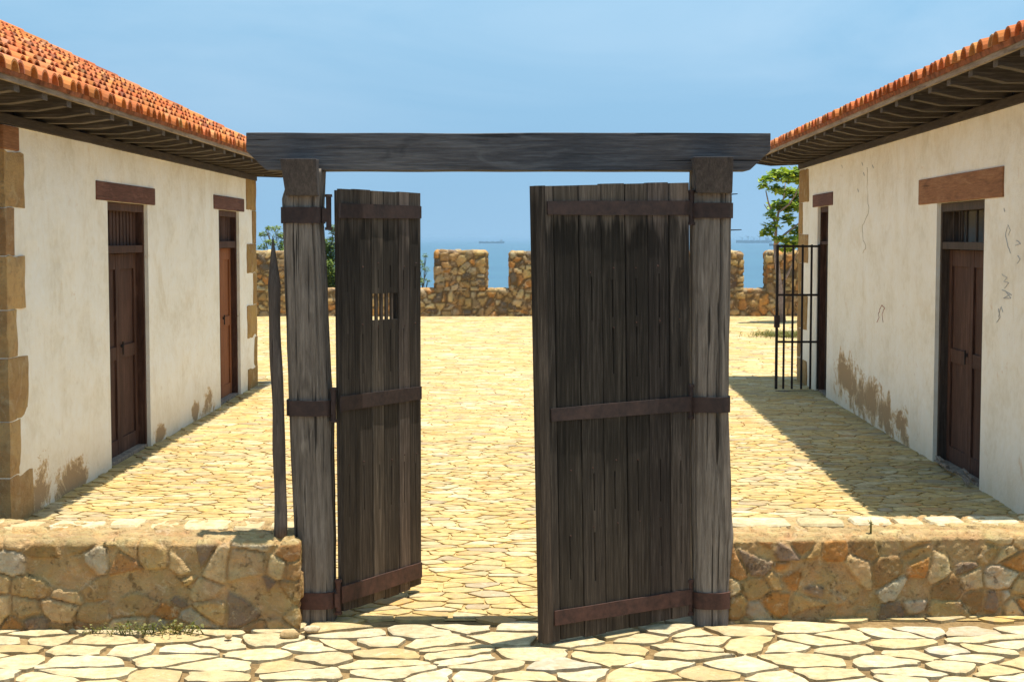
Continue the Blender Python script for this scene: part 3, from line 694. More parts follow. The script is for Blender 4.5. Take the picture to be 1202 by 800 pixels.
# ------------------------------------------------------------------ buildings
class Wall:
    def __init__(s, A, B, inward):
        s.A = Vector((*A, 0)); s.B = Vector((*B, 0)); s.d = (s.B-s.A).normalized(); s.L = (s.B-s.A).length; s.n = Vector((-s.d.y, s.d.x, 0))
        if s.n.x*inward < 0: s.n = -s.n
    def P(s, a, w, z): return s.A+s.d*a+s.n*w+Vector((0, 0, z))
    def hit(s, px, py):
        r = ray(px, py); o = Vector((0, 0, CZ)); t = (s.A-o).dot(s.n)/r.dot(s.n); p = o+r*t; return (p-s.A).dot(s.d), p.z
    def slope(s): return s
def wdisp(s, z): return noise.noise(Vector((s*.9, z*.9, 15)))*.016+noise.noise(Vector((s*3, z*3, 2)))*.009
def house(wl, htop, doors, root, mat, depth, thick=.42):
    """whitewashed wall with real openings, plus the three walls behind it"""
    ss = sorted(set([0, wl.L]+[q for d in doors for q in d[:2]])); zs = sorted(set([-.05, htop]+[d[2] for d in doors]))
    def fine(a, step):
        o = []
        for p, q in zip(a, a[1:]):
            k = max(1, int((q-p)/step)); o += [p+(q-p)*i/k for i in range(k)]
        return o+[a[-1]]
    fs_, fz = fine(ss, .16), fine(zs, .16)
    def inside(s, z): return any(d[0] < s < d[1] and z < d[2] for d in doors)
    mb = MB(); idx = {}; vs = []; uv = []; faces = []
    def vid(i, j):
        if (i, j) not in idx:
            s, z = fs_[i], fz[j]; e = min(1, min([abs(s-q) for q in ss])/.15)
            w_ = wdisp(s, z)*e
            idx[i, j] = len(vs); vs.append(wl.P(s, w_, z)); uv.append((s, z))
        return idx[i, j]
    for i in range(len(fs_)-1):
        for j in range(len(fz)-1):
            if not inside((fs_[i]+fs_[i+1])/2, (fz[j]+fz[j+1])/2): faces.append((vid(i, j), vid(i+1, j), vid(i+1, j+1), vid(i, j+1)))
    mb.add(vs, faces, (1, 1, 1), uv)
    def q4(a, b, c, d, u): mb.add([a, b, c, d], [(0, 1, 2, 3)], (1, 1, 1), u)
    for (a, b, zt, *_) in doors:
        for s in (a, b): q4(wl.P(s, 0, -.05), wl.P(s, thick, -.05), wl.P(s, thick, zt), wl.P(s, 0, zt), [(s, 0), (s+.3, 0), (s+.3, zt), (s, zt)])
        q4(wl.P(a, 0, zt), wl.P(b, 0, zt), wl.P(b, thick, zt), wl.P(a, thick, zt), [(a, zt)]*4)
    # ends, back and inner skins
    for s in (0, wl.L): q4(wl.P(s, 0, -.05), wl.P(s, depth, -.05), wl.P(s, depth, htop), wl.P(s, 0, htop), [(0, 0), (depth, 0), (depth, htop), (0, htop)])
    q4(wl.P(0, depth, -.05), wl.P(wl.L, depth, -.05), wl.P(wl.L, depth, htop), wl.P(0, depth, htop), [(0, 0), (wl.L, 0), (wl.L, htop), (0, htop)])
    q4(wl.P(0, 0, htop), wl.P(wl.L, 0, htop), wl.P(wl.L, depth, htop), wl.P(0, depth, htop), [(0, 2)]*4)
    return mb.build('wall', mat, root, smooth=False)

def fit_door(wl, root, d, leafmat, framemat, kind):
    a, b, zt, zr0, zr1, lint, lm = d       # jamb s, jamb s, head z, rail bottom/top z, lintel (s0,s1,z0,z1)
    mb = MB(); mb.box((lint[0], -.014, lint[2]), (lint[1], .30, lint[3]), fn=wl.P)
    # roughen the lintel's face
    lo = mb.build('lintel', lm, root, bevel=.009)
    mb = MB(); fw = .055
    for s0, s1 in ((a+.002, a+fw), (b-fw, b-.002)): mb.box((s0, .035, .0), (s1, .20, zt-.002), fn=wl.P)
    mb.box((a+fw, .035, zt-fw-.02), (b-fw, .20, zt-.002), fn=wl.P); mb.box((a+fw, .04, zr0), (b-fw, .18, zr1), fn=wl.P)
    dr = mb.build('door', framemat, root, bevel=.004)
    mb = MB(); k = 11; wS = (b-a-2*fw)
    if kind == 'slim':
        for u in (.1, .24, .30, .40, .62, .78, .93):
            s0 = b-fw-wS*u; m2 = MB(); m2.box((s0, .10, zr1), (s0+.018, .118, zt-fw-.02), fn=wl.P); m2.build('transom_bar', M['door_grey'], dr)
    for i in range(0 if kind == 'slim' else k):
        s0 = a+fw+wS*i/k; mb.box((s0+.012, .10, zr1), (s0+wS/k-.016*(1+(i*7 % 3)*.5), .118, zt-fw-.02), fn=wl.P)
    if kind != 'slim': mb.build('transom_slats', M['door_dark'], dr)
    mb = MB(); mid = (a+b)/2
    for (s0, s1) in ((a+fw+.004, mid-.002), (mid+.002, b-fw-.004)):
        mb.box((s0, .125, .03), (s1, .155, zr0-.004), fn=wl.P)
        for z0, z1 in ((.03, .17), (zr0*.48, zr0*.48+.12), (zr0-.15, zr0-.006)): mb.box((s0+.09, .108, z0), (s1-.09, .1245, z1), fn=wl.P)
        for q in (s0, s1-.09): mb.box((q, .105, .03), (q+.09, .1245, zr0-.006), fn=wl.P)
    lf = mb.build('door_panels', leafmat, dr, bevel=.003)
    mb = MB(); p = wl.P(mid+.06, .09, 1.02); q = wl.P(mid+.06, .125, 1.02); mb.tube([q, p], [.02, .016], 8); mb.tube([wl.P(mid+.06, .085, 1.06), wl.P(mid+.06, .085, .94)], [.008, .008], 6)
    mb.build('door_latch', M['iron_black'], dr)
    mb = MB(); mb.box((a+.004, .03, -.02), (b-.004, .40, .028), fn=wl.P); mb.build('threshold', M['debris'], dr, bevel=.006)
    # dark room behind: an inner lining so the openings are not see-through
    return dr

def quoins(wl, root, s_corner, sgn, htop, rows, wcol, end_faces=True):
    """alternating dressed blocks round a corner; rows = list of (z0, z1, width)"""
    for (z0, z1, wd) in rows:
        g = random.uniform(.82, 1.12); c = tuple(q*g for q in random.choice(wcol)); mb = MB()
        a, b = s_corner-sgn*.012, s_corner+sgn*wd; m = 7
        n_z = max(2, int((z1-z0)/.07)); n_s = max(2, int(wd/.07))
        vs, fs = [], []; idx = {}
        def V(i, j, w_):
            key = (i, j, w_)
            if key not in idx:
                s = a+(b-a)*i/n_s; z = z0+.004+(z1-z0-.008)*j/n_z
                ed = min(i, n_s-i, j, n_z-j) == 0
                if ed: s += noise.noise(Vector((s*7, z*7, 1)))*.022; z += noise.noise(Vector((s*7, z*7, 9)))*.016
                wo = -.016+noise.noise(Vector((s*5, z*5, g*9)))*.008+(.008 if ed else 0)
                idx[key] = len(vs); vs.append(wl.P(s, wo if w_ == 0 else .34, z))
            return idx[key]
        for i in range(n_s):
            for j in range(n_z): fs.append((V(i, j, 0), V(i+1, j, 0), V(i+1, j+1, 0), V(i, j+1, 0)))
        ring = [(i, 0) for i in range(n_s)]+[(n_s, j) for j in range(n_z)]+[(i, n_z) for i in range(n_s, 0, -1)]+[(0, j) for j in range(n_z, 0, -1)]
        for p, q in zip(ring, ring[1:]+ring[:1]): fs.append((V(*p, 0), V(*p, 1), V(*q, 1), V(*q, 0)))
        mb.add(vs, fs, c); mb.build('quoin_stone', M['quoin'], root)

def roof(wl, root, s0, s1, over, ze, pitch, W, rafter_sp, raf_start, htop):
    """s0..s1 along the eave (s1 = far hip corner), over = overhang, ze = underside height at the eave edge, W = plan run eave to ridge"""
    tp = math.tan(pitch); L = s1-s0
    def Q(a, m, h): return wl.P(a, -over+m, ze+m*tp+h)          # m = plan distance up from the eave, h above the underside
    # boarding (with hip cut at the far end) and the back slope
    mb = MB(); e = .03
    def slab(pts):
        n = len(pts); mb.add([Q(a, m, 0) for a, m in pts]+[Q(a, m, e) for a, m in pts], [tuple(range(n))[::-1], tuple(range(n, 2*n))]+[(k, (k+1) % n, n+(k+1) % n, n+k) for k in range(n)])
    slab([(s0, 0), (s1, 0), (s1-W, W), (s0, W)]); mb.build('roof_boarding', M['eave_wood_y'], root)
    mb = MB()
    def Z(a, m, z): return wl.P(a, -over+m, ze+z)
    rt = .05
    mb.add([Z(s1, 0, rt), Z(s1, 2*W, rt), Z(s1-W, W, W*tp+rt), Z(s1, 0, rt-.04), Z(s1, 2*W, rt-.04), Z(s1-W, W, W*tp+rt-.04)], [(0, 1, 2), (3, 5, 4), (0, 3, 4, 1), (1, 4, 5, 2), (2, 5, 3, 0)], (.5, .2, .09))
    mb.add([Z(s0, 2*W, rt), Z(s1, 2*W, rt), Z(s1-W, W, W*tp+rt), Z(s0, W, W*tp+rt), Z(s0, 2*W, rt-.04), Z(s1, 2*W, rt-.04), Z(s1-W, W, W*tp+rt-.04), Z(s0, W, W*tp+rt-.04)], [(0, 1, 2, 3), (7, 6, 5, 4), (0, 4, 5, 1), (3, 2, 6, 7), (0, 3, 7, 4)], (.5, .2, .09))
    mb.add([Z(s0, 0, 0), Z(s0, 2*W, 0), Z(s0, W, W*tp)], [(0, 1, 2)], (.5, .2, .09))
    mb.build('back_slope', M['tile'], root)
    # bedding band and tiles
    mb = MB(); K = int(L/.1); vs = []; fs = []
    for i in range(K+1):
        a = s0+L*i/K; o = noise.noise(Vector((a*3, 0, 0)))*.012; o2 = noise.noise(Vector((a*4, 3, 0)))*.01
        for (m, h) in ((-.035+o, .032), (-.05+o, .085+o2), (.06, .10), (.12, .032)): vs.append(Q(a, m, h))
    for i in range(K):
        for k in range(4): fs.append((i*4+k, i*4+(k+1) % 4, (i+1)*4+(k+1) % 4, (i+1)*4+k))
    fs += [(0, 1, 2, 3), (K*4+3, K*4+2, K*4+1, K*4)]
    mb.add(vs, fs); mb.build('tile_bedding', M['tilebed'], root)
    TC = [(.47, .150, .046), (.42, .125, .038), (.52, .18, .06), (.35, .10, .032), (.48, .21, .09), (.22, .08, .035)]
    mb = MB(); sp = .2; ncol = int(L/sp); cl = .33; rg = random.Random(int(s1*10))
    for i in range(ncol):
        a = s0+sp*(i+.5); k = 0; m = -.085+rg.uniform(-.02, .02)
        while m < W:
            if m > L-(a-s0)-.02: break
            c = tuple(q*rg.uniform(.85, 1.15) for q in rg.choices(TC, (6, 4, 4, 3, 2, 1.3))[0]); ja, jr = rg.uniform(-.012, .012), rg.uniform(-.02, .02)
            r0, r1 = .084, .068; n = 8; vs = []
            mu = m+.40
            lo, hi = .055, .038
            for (mm, r, hb) in ((m, r0, lo+.016), (mu, r1, hi)):
                for q in range(n+1):
                    t = math.pi*q/n; vs.append(Q(a+ja+(jr if mm == mu else 0)+r*math.cos(t), mm, hb+.9*r*math.sin(t)+.004))
            for q in range(n+1):
                t = math.pi*q/n; vs.append(Q(a+ja+(r0-.014)*math.cos(t), m, lo+.016+.9*(r0-.014)*math.sin(t)+.002))
            for q in range(n+1):
                t = math.pi*q/n; vs.append(Q(a+ja+(r0-.014)*math.cos(t), m+.2, lo+.9*(r0-.016)*math.sin(t)-.004))
            fs = [(q, q+1, n+2+q, n+1+q) for q in range(n)]+[(q+1, q, 2*n+2+q, 2*n+3+q) for q in range(n)]+[(2*n+3+q, 2*n+2+q, 3*n+3+q, 3*n+4+q) for q in range(n)]
            mb.add(vs, fs, c)
            # pan tile between the covers
            c2 = tuple(q*.8 for q in rg.choice(TC)); vs = []; ap = a+sp/2
            for (mm, r, hb) in ((m+.06, .07, .108), (mu+.06, .07, .092)):
                for q in range(n+1):
                    t = math.pi*q/n; vs.append(Q(ap+r*math.cos(t), mm, hb-.040*math.sin(t)))
            for q in range(n+1):
                t = math.pi*q/n; vs.append(Q(ap+r*math.cos(t), m+.06, hb+.004-.052*math.sin(t)))
            mb.add(vs, [(q, q+1, n+2+q, n+1+q) for q in range(n)]+[(q, 2*n+2+q, 2*n+3+q, q+1) for q in range(n)], c2)
            m += cl; k += 1
    mb.build('roof_tiles', M['tile'], root, smooth=False, fix=False)
    # hip and ridge caps
    mb = MB()
    def cap_run(p, q, n_):
        d = (q-p)/n_; 
        for i in range(n_):
            A_, B_ = p+d*i, p+d*(i+1.12); c = tuple(v*rg.uniform(.85, 1.15) for v in rg.choice(TC)); u = d.normalized().cross(Vector((0, 0, 1))).normalized(); up = u.cross(d.normalized()); vs = []
            for (o, r, zz) in ((A_, .09, .006), (B_, .08, 0)):
                for k in range(9): t = math.pi*k/8; vs.append(o+u*r*math.cos(t)+up*(r*math.sin(t)+zz))
            for k in range(9): t = math.pi*k/8; vs.append(A_+u*.078*math.cos(t)+up*(.078*math.sin(t)+.006))
            mb.add(vs, [(k, k+1, 10+k, 9+k) for k in range(8)]+[(k+1, k, 18+k, 19+k) for k in range(8)], c)
    cap_run(Q(s1, 0, .04), Q(s1-W, W, .06), int(W*1.5/.33)); cap_run(Q(s0, W, .10), Q(s1-W, W, .10), int((L-W)/.33))
    mb.build('ridge_caps', M['tile'], root, smooth=False, fix=False)
    # fascia
    mb = MB(); mb.box((s0, -over-.028, ze-.018), (s1+.028, -over-.001, ze+.034), fn=wl.P); mb.build('fascia', M['fascia'], root, bevel=.004)
    mb = MB(); mb.box((s1+.001, -over, ze-.03), (s1+.028, -over+2*W, ze+.034), fn=wl.P); mb.build('fascia', M['fascia'], root, bevel=.004)
    # shaped rafter tails
    a = raf_start; th = .11
    def rafter(pt, flip=False):
        mb = MB(); zb_ = lambda m: htop+.075-(ze+m*tp)
        prof = [(0.0, -.002), (.0, -.062), (.025, -.068), (.23, zb_(.23)), (over+.05, zb_(over+.05)), (over+.05, -.002)]
        vs = []
        for dx in (-th/2, th/2):
            for m, h in prof: vs.append(pt(dx, m, h))
        n = len(prof); mb.add(vs, [tuple(range(n)), tuple(range(n, 2*n))[::-1]]+[(k, (k+1) % n, n+(k+1) % n, n+k) for k in range(n)])
        mb.build('rafter_tail', M['eave_wood'], root, bevel=.004)
    while a < s1-.3:
        aa = a+random.uniform(-.02, .02)
        rafter(lambda dx, m, h: Q(aa+dx, m, h+max(0, 0)) if m < over+.3 else Q(aa+dx, m, h)); a += rafter_sp
    for k in range(5):                                  # rafters of the far hip end
        mm = .45+k*rafter_sp
        rafter(lambda dx, m, h: wl.P(s1-m, -over+mm+dx, ze+m*tp+h))
    # hip rafter
    rafter(lambda dx, m, h: Q(s1-m-dx*.7, m+dx*.7, h))

WCOL = [(.56, .38, .18), (.52, .34, .155), (.60, .44, .24), (.46, .28, .14)]
# ---- left house
fl = gnd(302, 452); nl = gnd(13, 617)
WLf = Wall((nl.x, nl.y), (fl.x, fl.y), -1)
print('left wall', nl, fl)
def rect(wl, x0, yb0, x1, ytop, rail, lint):
    a = wl.hit(x0, ytop)[0]; b = wl.hit(x1, ytop)[0]; lo, hi = min(a, b), max(a, b)
    zt = wl.hit((x0+x1)/2, ytop)[1]
    r0 = wl.hit((x0+x1)/2, rail[1])[1]; r1 = wl.hit((x0+x1)/2, rail[0])[1]
    l0 = wl.hit(lint[0], lint[2])[0]; l1 = wl.hit(lint[1], lint[2])[0]
    zz0 = wl.hit((lint[0]+lint[1])/2, lint[3])[1]; zz1 = wl.hit((lint[0]+lint[1])/2, lint[2])[1]
    print('door', lo, hi, zt, r0, r1, (min(l0, l1), max(l0, l1), zz0, zz1))
    return [lo, hi, zt, r0, r1, (min(l0, l1), max(l0, l1), zt+.001, zz1)]
ROOTL = empty('whitewashed_house', ((nl.x-3), 16, 0), 'whitewashed house on the left, orange tiled roof in full view, two brown plank doors', 'house', 'facing whitewashed houses of the courtyard')
dL = [rect(WLf, 126, 548, 173, 238, (288, 297), (111.5, 180.5, 216.5, 236)), rect(WLf, 256.5, 475, 280.5, 247, (283, 291), (250, 285.5, 231, 246))]
dL[0].append(M['lintel_a']); dL[1].append(M['lintel_a'])
M['plaster_l'] = plaster('whitewash_left', [(.7, .15, .35, .30), (1.5, .08, .6, .22), (4.6, .08, .3, .18), (6.4, .08, .3, .18), (7.1, .12, .4, .22)])
htL = WLf.hit(160, 181)[1]
print('wall top left', htL, WLf.hit(27, 157)[1], WLf.hit(285, 205)[1])
house(WLf, htL, dL, ROOTL, M['plaster_l'], 5.6)
fit_door(WLf, ROOTL, dL[0], M['door_dark'], M['door_dark'], 'slat'); d2 = fit_door(WLf, ROOTL, dL[1], M['door_lit'], M['door_dark'], 'slat')
def zrow(wl, px, ys):
    return [wl.hit(px, y)[1] for y in ys]
zq = zrow(WLf, 30, [612, 552, 488, 416, 361, 300, 244, 180]); zq[0] = -.02
wq = [.50, .22, .42, .20, .40, .18, .42]; rows = []
for k in range(7): rows.append((zq[k], zq[k+1], wq[k]))
quoins(WLf, ROOTL, 0, 1, htL, rows, WCOL)
zq = zrow(WLf, 298, [455, 430, 395, 357, 320, 286, 247, 210]); zq[0] = -.02
quoins(WLf, ROOTL, WLf.L, -1, htL, [(zq[k], zq[k+1], (.75, .28)[k % 2]) for k in range(7)], [(.44, .28, .10), (.40, .25, .09)])
# timber block where the wall plate ends at the near corner
mb = MB(); mb.box((-.05, -.02, zrow(WLf, 30, [180])[0]+.004), (.30, .3, htL-.004), fn=WLf.P); mb.build('corner_timber', M['lintel_b'], ROOTL, bevel=.01)
mb = MB(); mb.box((-2.7, -.025, htL+.002), (WLf.L+.02, .25, htL+.073), fn=WLf.P); mb.build('wall_plate', M['plate'], ROOTL, bevel=.006)
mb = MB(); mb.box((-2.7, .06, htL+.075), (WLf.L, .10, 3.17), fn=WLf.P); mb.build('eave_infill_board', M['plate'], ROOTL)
mb = MB(); mb.box((WLf.L-.23, .25, htL+.002), (WLf.L+.02, 5.6, htL+.15), fn=WLf.P); mb.build('wall_plate', M['plate'], ROOTL, bevel=.006)
roof(WLf, ROOTL, -2.7, WLf.L+.55, .50, 2.955, R(26), 3.6, .57, -2.4, htL)

# ---- right house
fr = gnd(936, 446); mr_ = gnd(1202, 607); dd = (mr_-fr).normalized(); nr = fr+dd*((fr-mr_).length*(22.1-8.3)/(22.1-11.2))
WRt = Wall((nr.x, nr.y), (fr.x, fr.y), 1)
print('right wall', nr, fr)
ROOTR = empty('whitewashed_house', ((fr.x+3), 15, 0), 'whitewashed house on the right with stained plaster, scribbles and a barred iron gate', 'house', 'facing whitewashed houses of the courtyard')
dR = [rect(WRt, 1100, 560, 1156, 236, (284, 293), (1080, 1179, 203, 232)), rect(WRt, 960, 464, 972.5, 242, (283, 287), (955, 978, 227, 242))]
dR[0].append(M['lintel_b']); dR[1].append(M['lintel_a'])
def blob(px, py, rs, rz): s, z = WRt.hit(px, py); return (s, z, rs, rz)
M['plaster_r'] = plaster('whitewash_right', [blob(992, 440, .9, .36), blob(1005, 458, 1.0, .36), blob(1022, 470, .9, .32), blob(1042, 488, .7, .28), blob(1058, 500, .5, .24)], base=(.90, .87, .81))
htR = WRt.hit(1070, 160)[1]
print('wall top right', htR, WRt.hit(954, 194)[1], WRt.hit(1202, 122)[1])
house(WRt, htR, dR, ROOTR, M['plaster_r'], 5.6)
fit_door(WRt, ROOTR, dR[0], M['door_dark'], M['door_grey'], 'slim'); fit_door(WRt, ROOTR, dR[1], M['door_grey'], M['door_dark'], 'slat')
zq = zrow(WRt, 940, [447, 420, 385, 345, 308, 275, 238, 200]); zq[0] = -.02
quoins(WRt, ROOTR, WRt.L, -1, htR, [(zq[k], zq[k+1], (.32, .85)[k % 2 == 0]) for k in range(7)], [(.44, .28, .12), (.40, .25, .10)])
mb = MB(); mb.box((.2, -.025, htR+.002), (WRt.L+.02, .25, htR+.073), fn=WRt.P); mb.build('wall_plate', M['plate'], ROOTR, bevel=.006)
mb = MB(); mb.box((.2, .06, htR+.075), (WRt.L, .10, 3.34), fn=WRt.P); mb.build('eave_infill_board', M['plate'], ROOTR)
mb = MB(); mb.box((WRt.L-.23, .25, htR+.002), (WRt.L+.02, 5.6, htR+.15), fn=WRt.P); mb.build('wall_plate', M['plate'], ROOTR, bevel=.006)
roof(WRt, ROOTR, .4, WRt.L+.55, .56, 3.165, R(19), 3.6, .6, .65, htR)
# iron gate hinged at the far jamb of the narrow doorway
hp = WRt.P(dR[1][1]-.02, -.02, 0); gy = hp.y
def gx(px): return at(px, 400, gy).x
zt, zb = at(935, 287, gy).z, max(.03, at(935, 461, gy).z)
mb = MB()
for px in (911.5, 920, 930, 941, 951.5, 960.5):
    x = gx(px); r = .013 if px not in (911.5, 960.5) else .017; mb.box((x-r, gy-r, zb), (x+r, gy+r, zt))
ig = mb.build('iron_gate', M['iron_black'], ROOTR, bevel=.002); ig['label'] = 'open barred iron gate'
for py in (289, 346, 401, 459):
    z = at(935, py, gy).z; mb = MB(); mb.box((gx(910.5), gy-.021, z-.014), (gx(961.5), gy-.006, z+.014)); mb.build('cross_bar', M['iron_black'], ig, bevel=.002)
z = at(912, 377, gy).z; mb = MB(); mb.box((gx(908.5), gy-.045, z-.08), (gx(914.5), gy+.03, z+.08)); mb.build('lock_box', M['iron'], ig, bevel=.006)
for py in (300, 375, 450):
    z = at(935, py, gy).z; mb = MB(); mb.tube([(gx(961), gy, z-.05), (gx(961), gy, z+.05)], [.022, .022], 10); mb.build('hinge', M['iron_black'], ig)
# splintered threshold of the near right door
th = empty('threshold_debris', WRt.P((dR[0][0]+dR[0][1])/2, -.04, 0), 'splintered grey timber lying on the threshold of the near right doorway', 'debris')
for k in range(7):
    a = dR[0][0]+.05+k*(dR[0][1]-dR[0][0]-.2)/7; mb = MB(); L = random.uniform(.2, .5); t0 = random.uniform(-.15, .15)
    p = WRt.P(a, -.02+random.uniform(-.05, .06), .035+.012*k % .03); d = (WRt.d*math.cos(t0)+WRt.n*math.sin(t0))*L; e_ = Vector((0, 0, 1)).cross(d).normalized()*random.uniform(.02, .045); u = Vector((0, 0, random.uniform(.012, .03)))
    mb.hexa([p, p+d, p+d+e_*.6, p+e_, p+u, p+d+u*.7, p+d+e_*.6+u*.5, p+e_+u]); mb.build('timber_splinter', M['debris'], th, bevel=.003)
# crack and scribbles on the right wall
def wline(name, pts, mat, r, lab=None):
    mb = MB(); P_ = []
    for x, y in pts: s, z = WRt.hit(x, y); P_.append(WRt.P(s, wdisp(s, z)-.001, z))
    # ribbons laid on the plaster
    for p, q in zip(P_, P_[1:]):
        d = (q-p); 
        if d.length < 1e-4: continue
        w_ = WRt.n.cross(d).normalized()*r; o = WRt.n*.003; e2 = d.normalized()*r*.5
        mb.hexa([p-w_-e2, q-w_+e2, q+w_+e2, p+w_-e2, p-w_-o-e2, q-w_-o+e2, q+w_-o+e2, p+w_-o-e2])
    o = mb.build(name, mat, ROOTR)
    if lab: o['label'] = lab
def jit(pts, n, a, seed):
    rg = random.Random(seed); o = []
    for (x0, y0), (x1, y1) in zip(pts, pts[1:]):
        for k in range(n): t = k/n; o.append((x0+(x1-x0)*t+rg.uniform(-a, a), y0+(y1-y0)*t+rg.uniform(-a, a)))
    return o+[pts[-1]]
wline('plaster_crack', jit([(1019, 196), (1018, 225), (1021, 248), (1013, 265), (1013, 280), (1017, 290), (1013, 297)], 5, .5, 1), M['crackc'], .0018)
wline('red_scribble', jit([(1032, 371), (1033, 363), (1036, 358), (1039, 362), (1036, 368), (1037, 378)], 3, .5, 2), M['scribble_red'], .003)
wline('red_scribble', jit([(1031, 378), (1033, 372)], 3, .5, 3), M['scribble_red'], .003)
for i, pts in enumerate(([(1182, 266), (1180, 276), (1184, 290), (1187, 297)], [(1183, 264), (1186, 270), (1184, 276)], [(1176, 322), (1182, 326), (1178, 330), (1184, 332), (1179, 338)], [(1176, 340), (1186, 345), (1178, 350), (1187, 350), (1180, 342), (1188, 346)], [(1172, 362), (1174, 372), (1170, 378)], [(1194, 282), (1199, 286), (1193, 288)], [(1172, 372), (1175, 360), (1177, 366)], [(1196, 300), (1199, 304), (1196, 309)])):
    wline('grey_scribble', jit(pts, 3, .25, 20+i), M['scribble_grey'], .0028)
for i, (px, py) in enumerate(((987, 194), (1012, 191), (1014, 203), (1025, 194), (1007, 222), (1178, 245))):
    wline('plaster_pit', [(px, py), (px+1, py+3)], M['scribble_grey'], .006)

# ------------------------------------------------------------------ parapet with merlons
PB = empty('battlement_wall', (0, 40.8, 0), 'crenellated brown stone battlement wall closing the courtyard above the sea', 'battlement')
PAL_FAR = [(.46, .31, .14), (.52, .38, .18), (.42, .28, .13), (.56, .45, .25), (.48, .25, .09), (.15, .13, .11), (.48, .41, .28), (.54, .28, .09), (.38, .29, .18), (.50, .37, .18), (.45, .34, .19)]
yb = gnd(600, 371.5).y; zs_, zm = at(600, 340, yb).z, at(600, 295, yb).z; print('battlement', yb, zs_, zm)
rubble('wall_base', [(-17, yb), (17, yb), (17, yb+.6), (-17, yb+.6)], -.05, zs_, .04, (.235, .185, .19), .045, PAL_FAR, (.17, .12, .065), PB, M['rubble_far'], joint=.17, seed=31, rnd=.03)
def mx(px): return at(px, 320, yb).x
mer = [(511, 571), (599, 662), (692, 752), (780, 871.5), (901, 962), (992, 1055), (425, 481), (288, 352), (198, 260), (110, 170), (20, 80), (-70, -10), (1085, 1145), (1175, 1235)]
for k, (a, b) in enumerate(mer):
    rubble('merlon', [(mx(a), yb+.005), (mx(b), yb+.005), (mx(b), yb+.57), (mx(a), yb+.57)], zs_-.02, zm+random.uniform(-.03, .03), .035, (.225, .185, .19), .045, PAL_FAR, (.17, .12, .065), PB, M['rubble_far'], joint=.16, seed=40+k, rnd=.035, topwob=.05)

# ------------------------------------------------------------------ vegetation
def leaf_face(mb, p, size, rg, droop=.4, asp=.45, folded=True):
    d = Vector((rg.uniform(-1, 1), rg.uniform(-1, 1), rg.uniform(-droop, .5))).normalized(); u = d.cross(Vector((rg.uniform(-.5, .5), rg.uniform(-.5, .5), 1))).normalized()*size*asp; up = Vector((0, 0, 1))
    g = rg.random(); a = p; b = p+d*size*.5+u+up*size*.06; c = p+d*size-up*size*.1; e = p+d*size*.5-u+up*size*.06
    mb.add([a, b, c, e, p+d*size*.5], [(0, 1, 4), (1, 2, 4), (0, 4, 3), (4, 2, 3)], (g, g, g))
def blobs_to_leaves(cs, n, size, rg, asp=.45):
    mb = MB()
    for (c, r) in cs:
        for _ in range(int(n*r.x*r.z/.09)):
            while True:
                q = Vector((rg.uniform(-1, 1), rg.uniform(-1, 1), rg.uniform(-1, 1)))
                if .2 < q.length < 1: break
            leaf_face(mb, c+Vector((q.x*r.x, q.y*r.y, q.z*r.z)), size*rg.uniform(.6, 1.2), rg, asp=asp)
    return mb
TY = 37.5; rg = random.Random(4)
def tp_(px, py, dy=0): return at(px, py, TY+dy)
TR = empty('young_tree', tuple(gnd(913, 376)*1 if False else (tp_(916, 378).x, TY, 0)), 'young broad-leaved tree with pale forked branches behind the iron gate', 'tree')
base = Vector((tp_(919, 378).x, TY, -.05))
mb = MB(); fork = tp_(910, 288); mb.tube([base, tp_(917, 350), tp_(913, 318), fork], [.085, .07, .06, .05], 9)
def br(pts, r0, r1): mb.tube([Vector(p) for p in pts], [r0+(r1-r0)*i/(len(pts)-1) for i in range(len(pts))], 7)
br([fork, tp_(911, 268), tp_(907, 250, -.1), tp_(902, 238, -.1), tp_(899, 224, -.1)], .042, .012)
br([tp_(911, 268), tp_(914, 248, .2), tp_(920, 232, .2), tp_(922, 215, .2)], .034, .012)
br([fork, tp_(920, 276, .1), tp_(930, 268, .1), tp_(938, 262, .2), tp_(948, 250, .1)], .036, .012)
br([tp_(913, 250), tp_(926, 240, -.2), tp_(934, 228, -.2), tp_(940, 212, -.1)], .026, .01)
br([tp_(917, 335), tp_(925, 322, .1), tp_(932, 305), tp_(938, 290)], .03, .012)
br([tp_(911, 280), tp_(904, 274), tp_(900, 268)], .018, .008)
br([tp_(907, 250), tp_(901, 246), tp_(897, 240)], .016, .008)
mb.build('trunk', M['bark'], TR, smooth=True)
cl = [(901, 210, .17, .09), (896, 218, .10, .06), (915, 204, .26, .14), (928, 208, .26, .16), (940, 205, .3, .16), (912, 222, .2, .08), (926, 226, .22, .11), (915, 242, .26, .14), (932, 242, .3, .13), (905, 252, .16, .08), (924, 258, .16, .09), (906, 266, .19, .10), (901, 274, .14, .07), (916, 280, .16, .06), (934, 284, .30, .14), (945, 275, .32, .3), (925, 290, .22, .09), (945, 235, .3, .3), (955, 215, .3, .2)]
cs = [(tp_(x, y, rg.uniform(-.5, .5)), Vector((a, a*1.1, b))) for x, y, a, b in cl]
blobs_to_leaves(cs, 380, .15, rg).build('crown', M['leaf'], TR, fix=False)
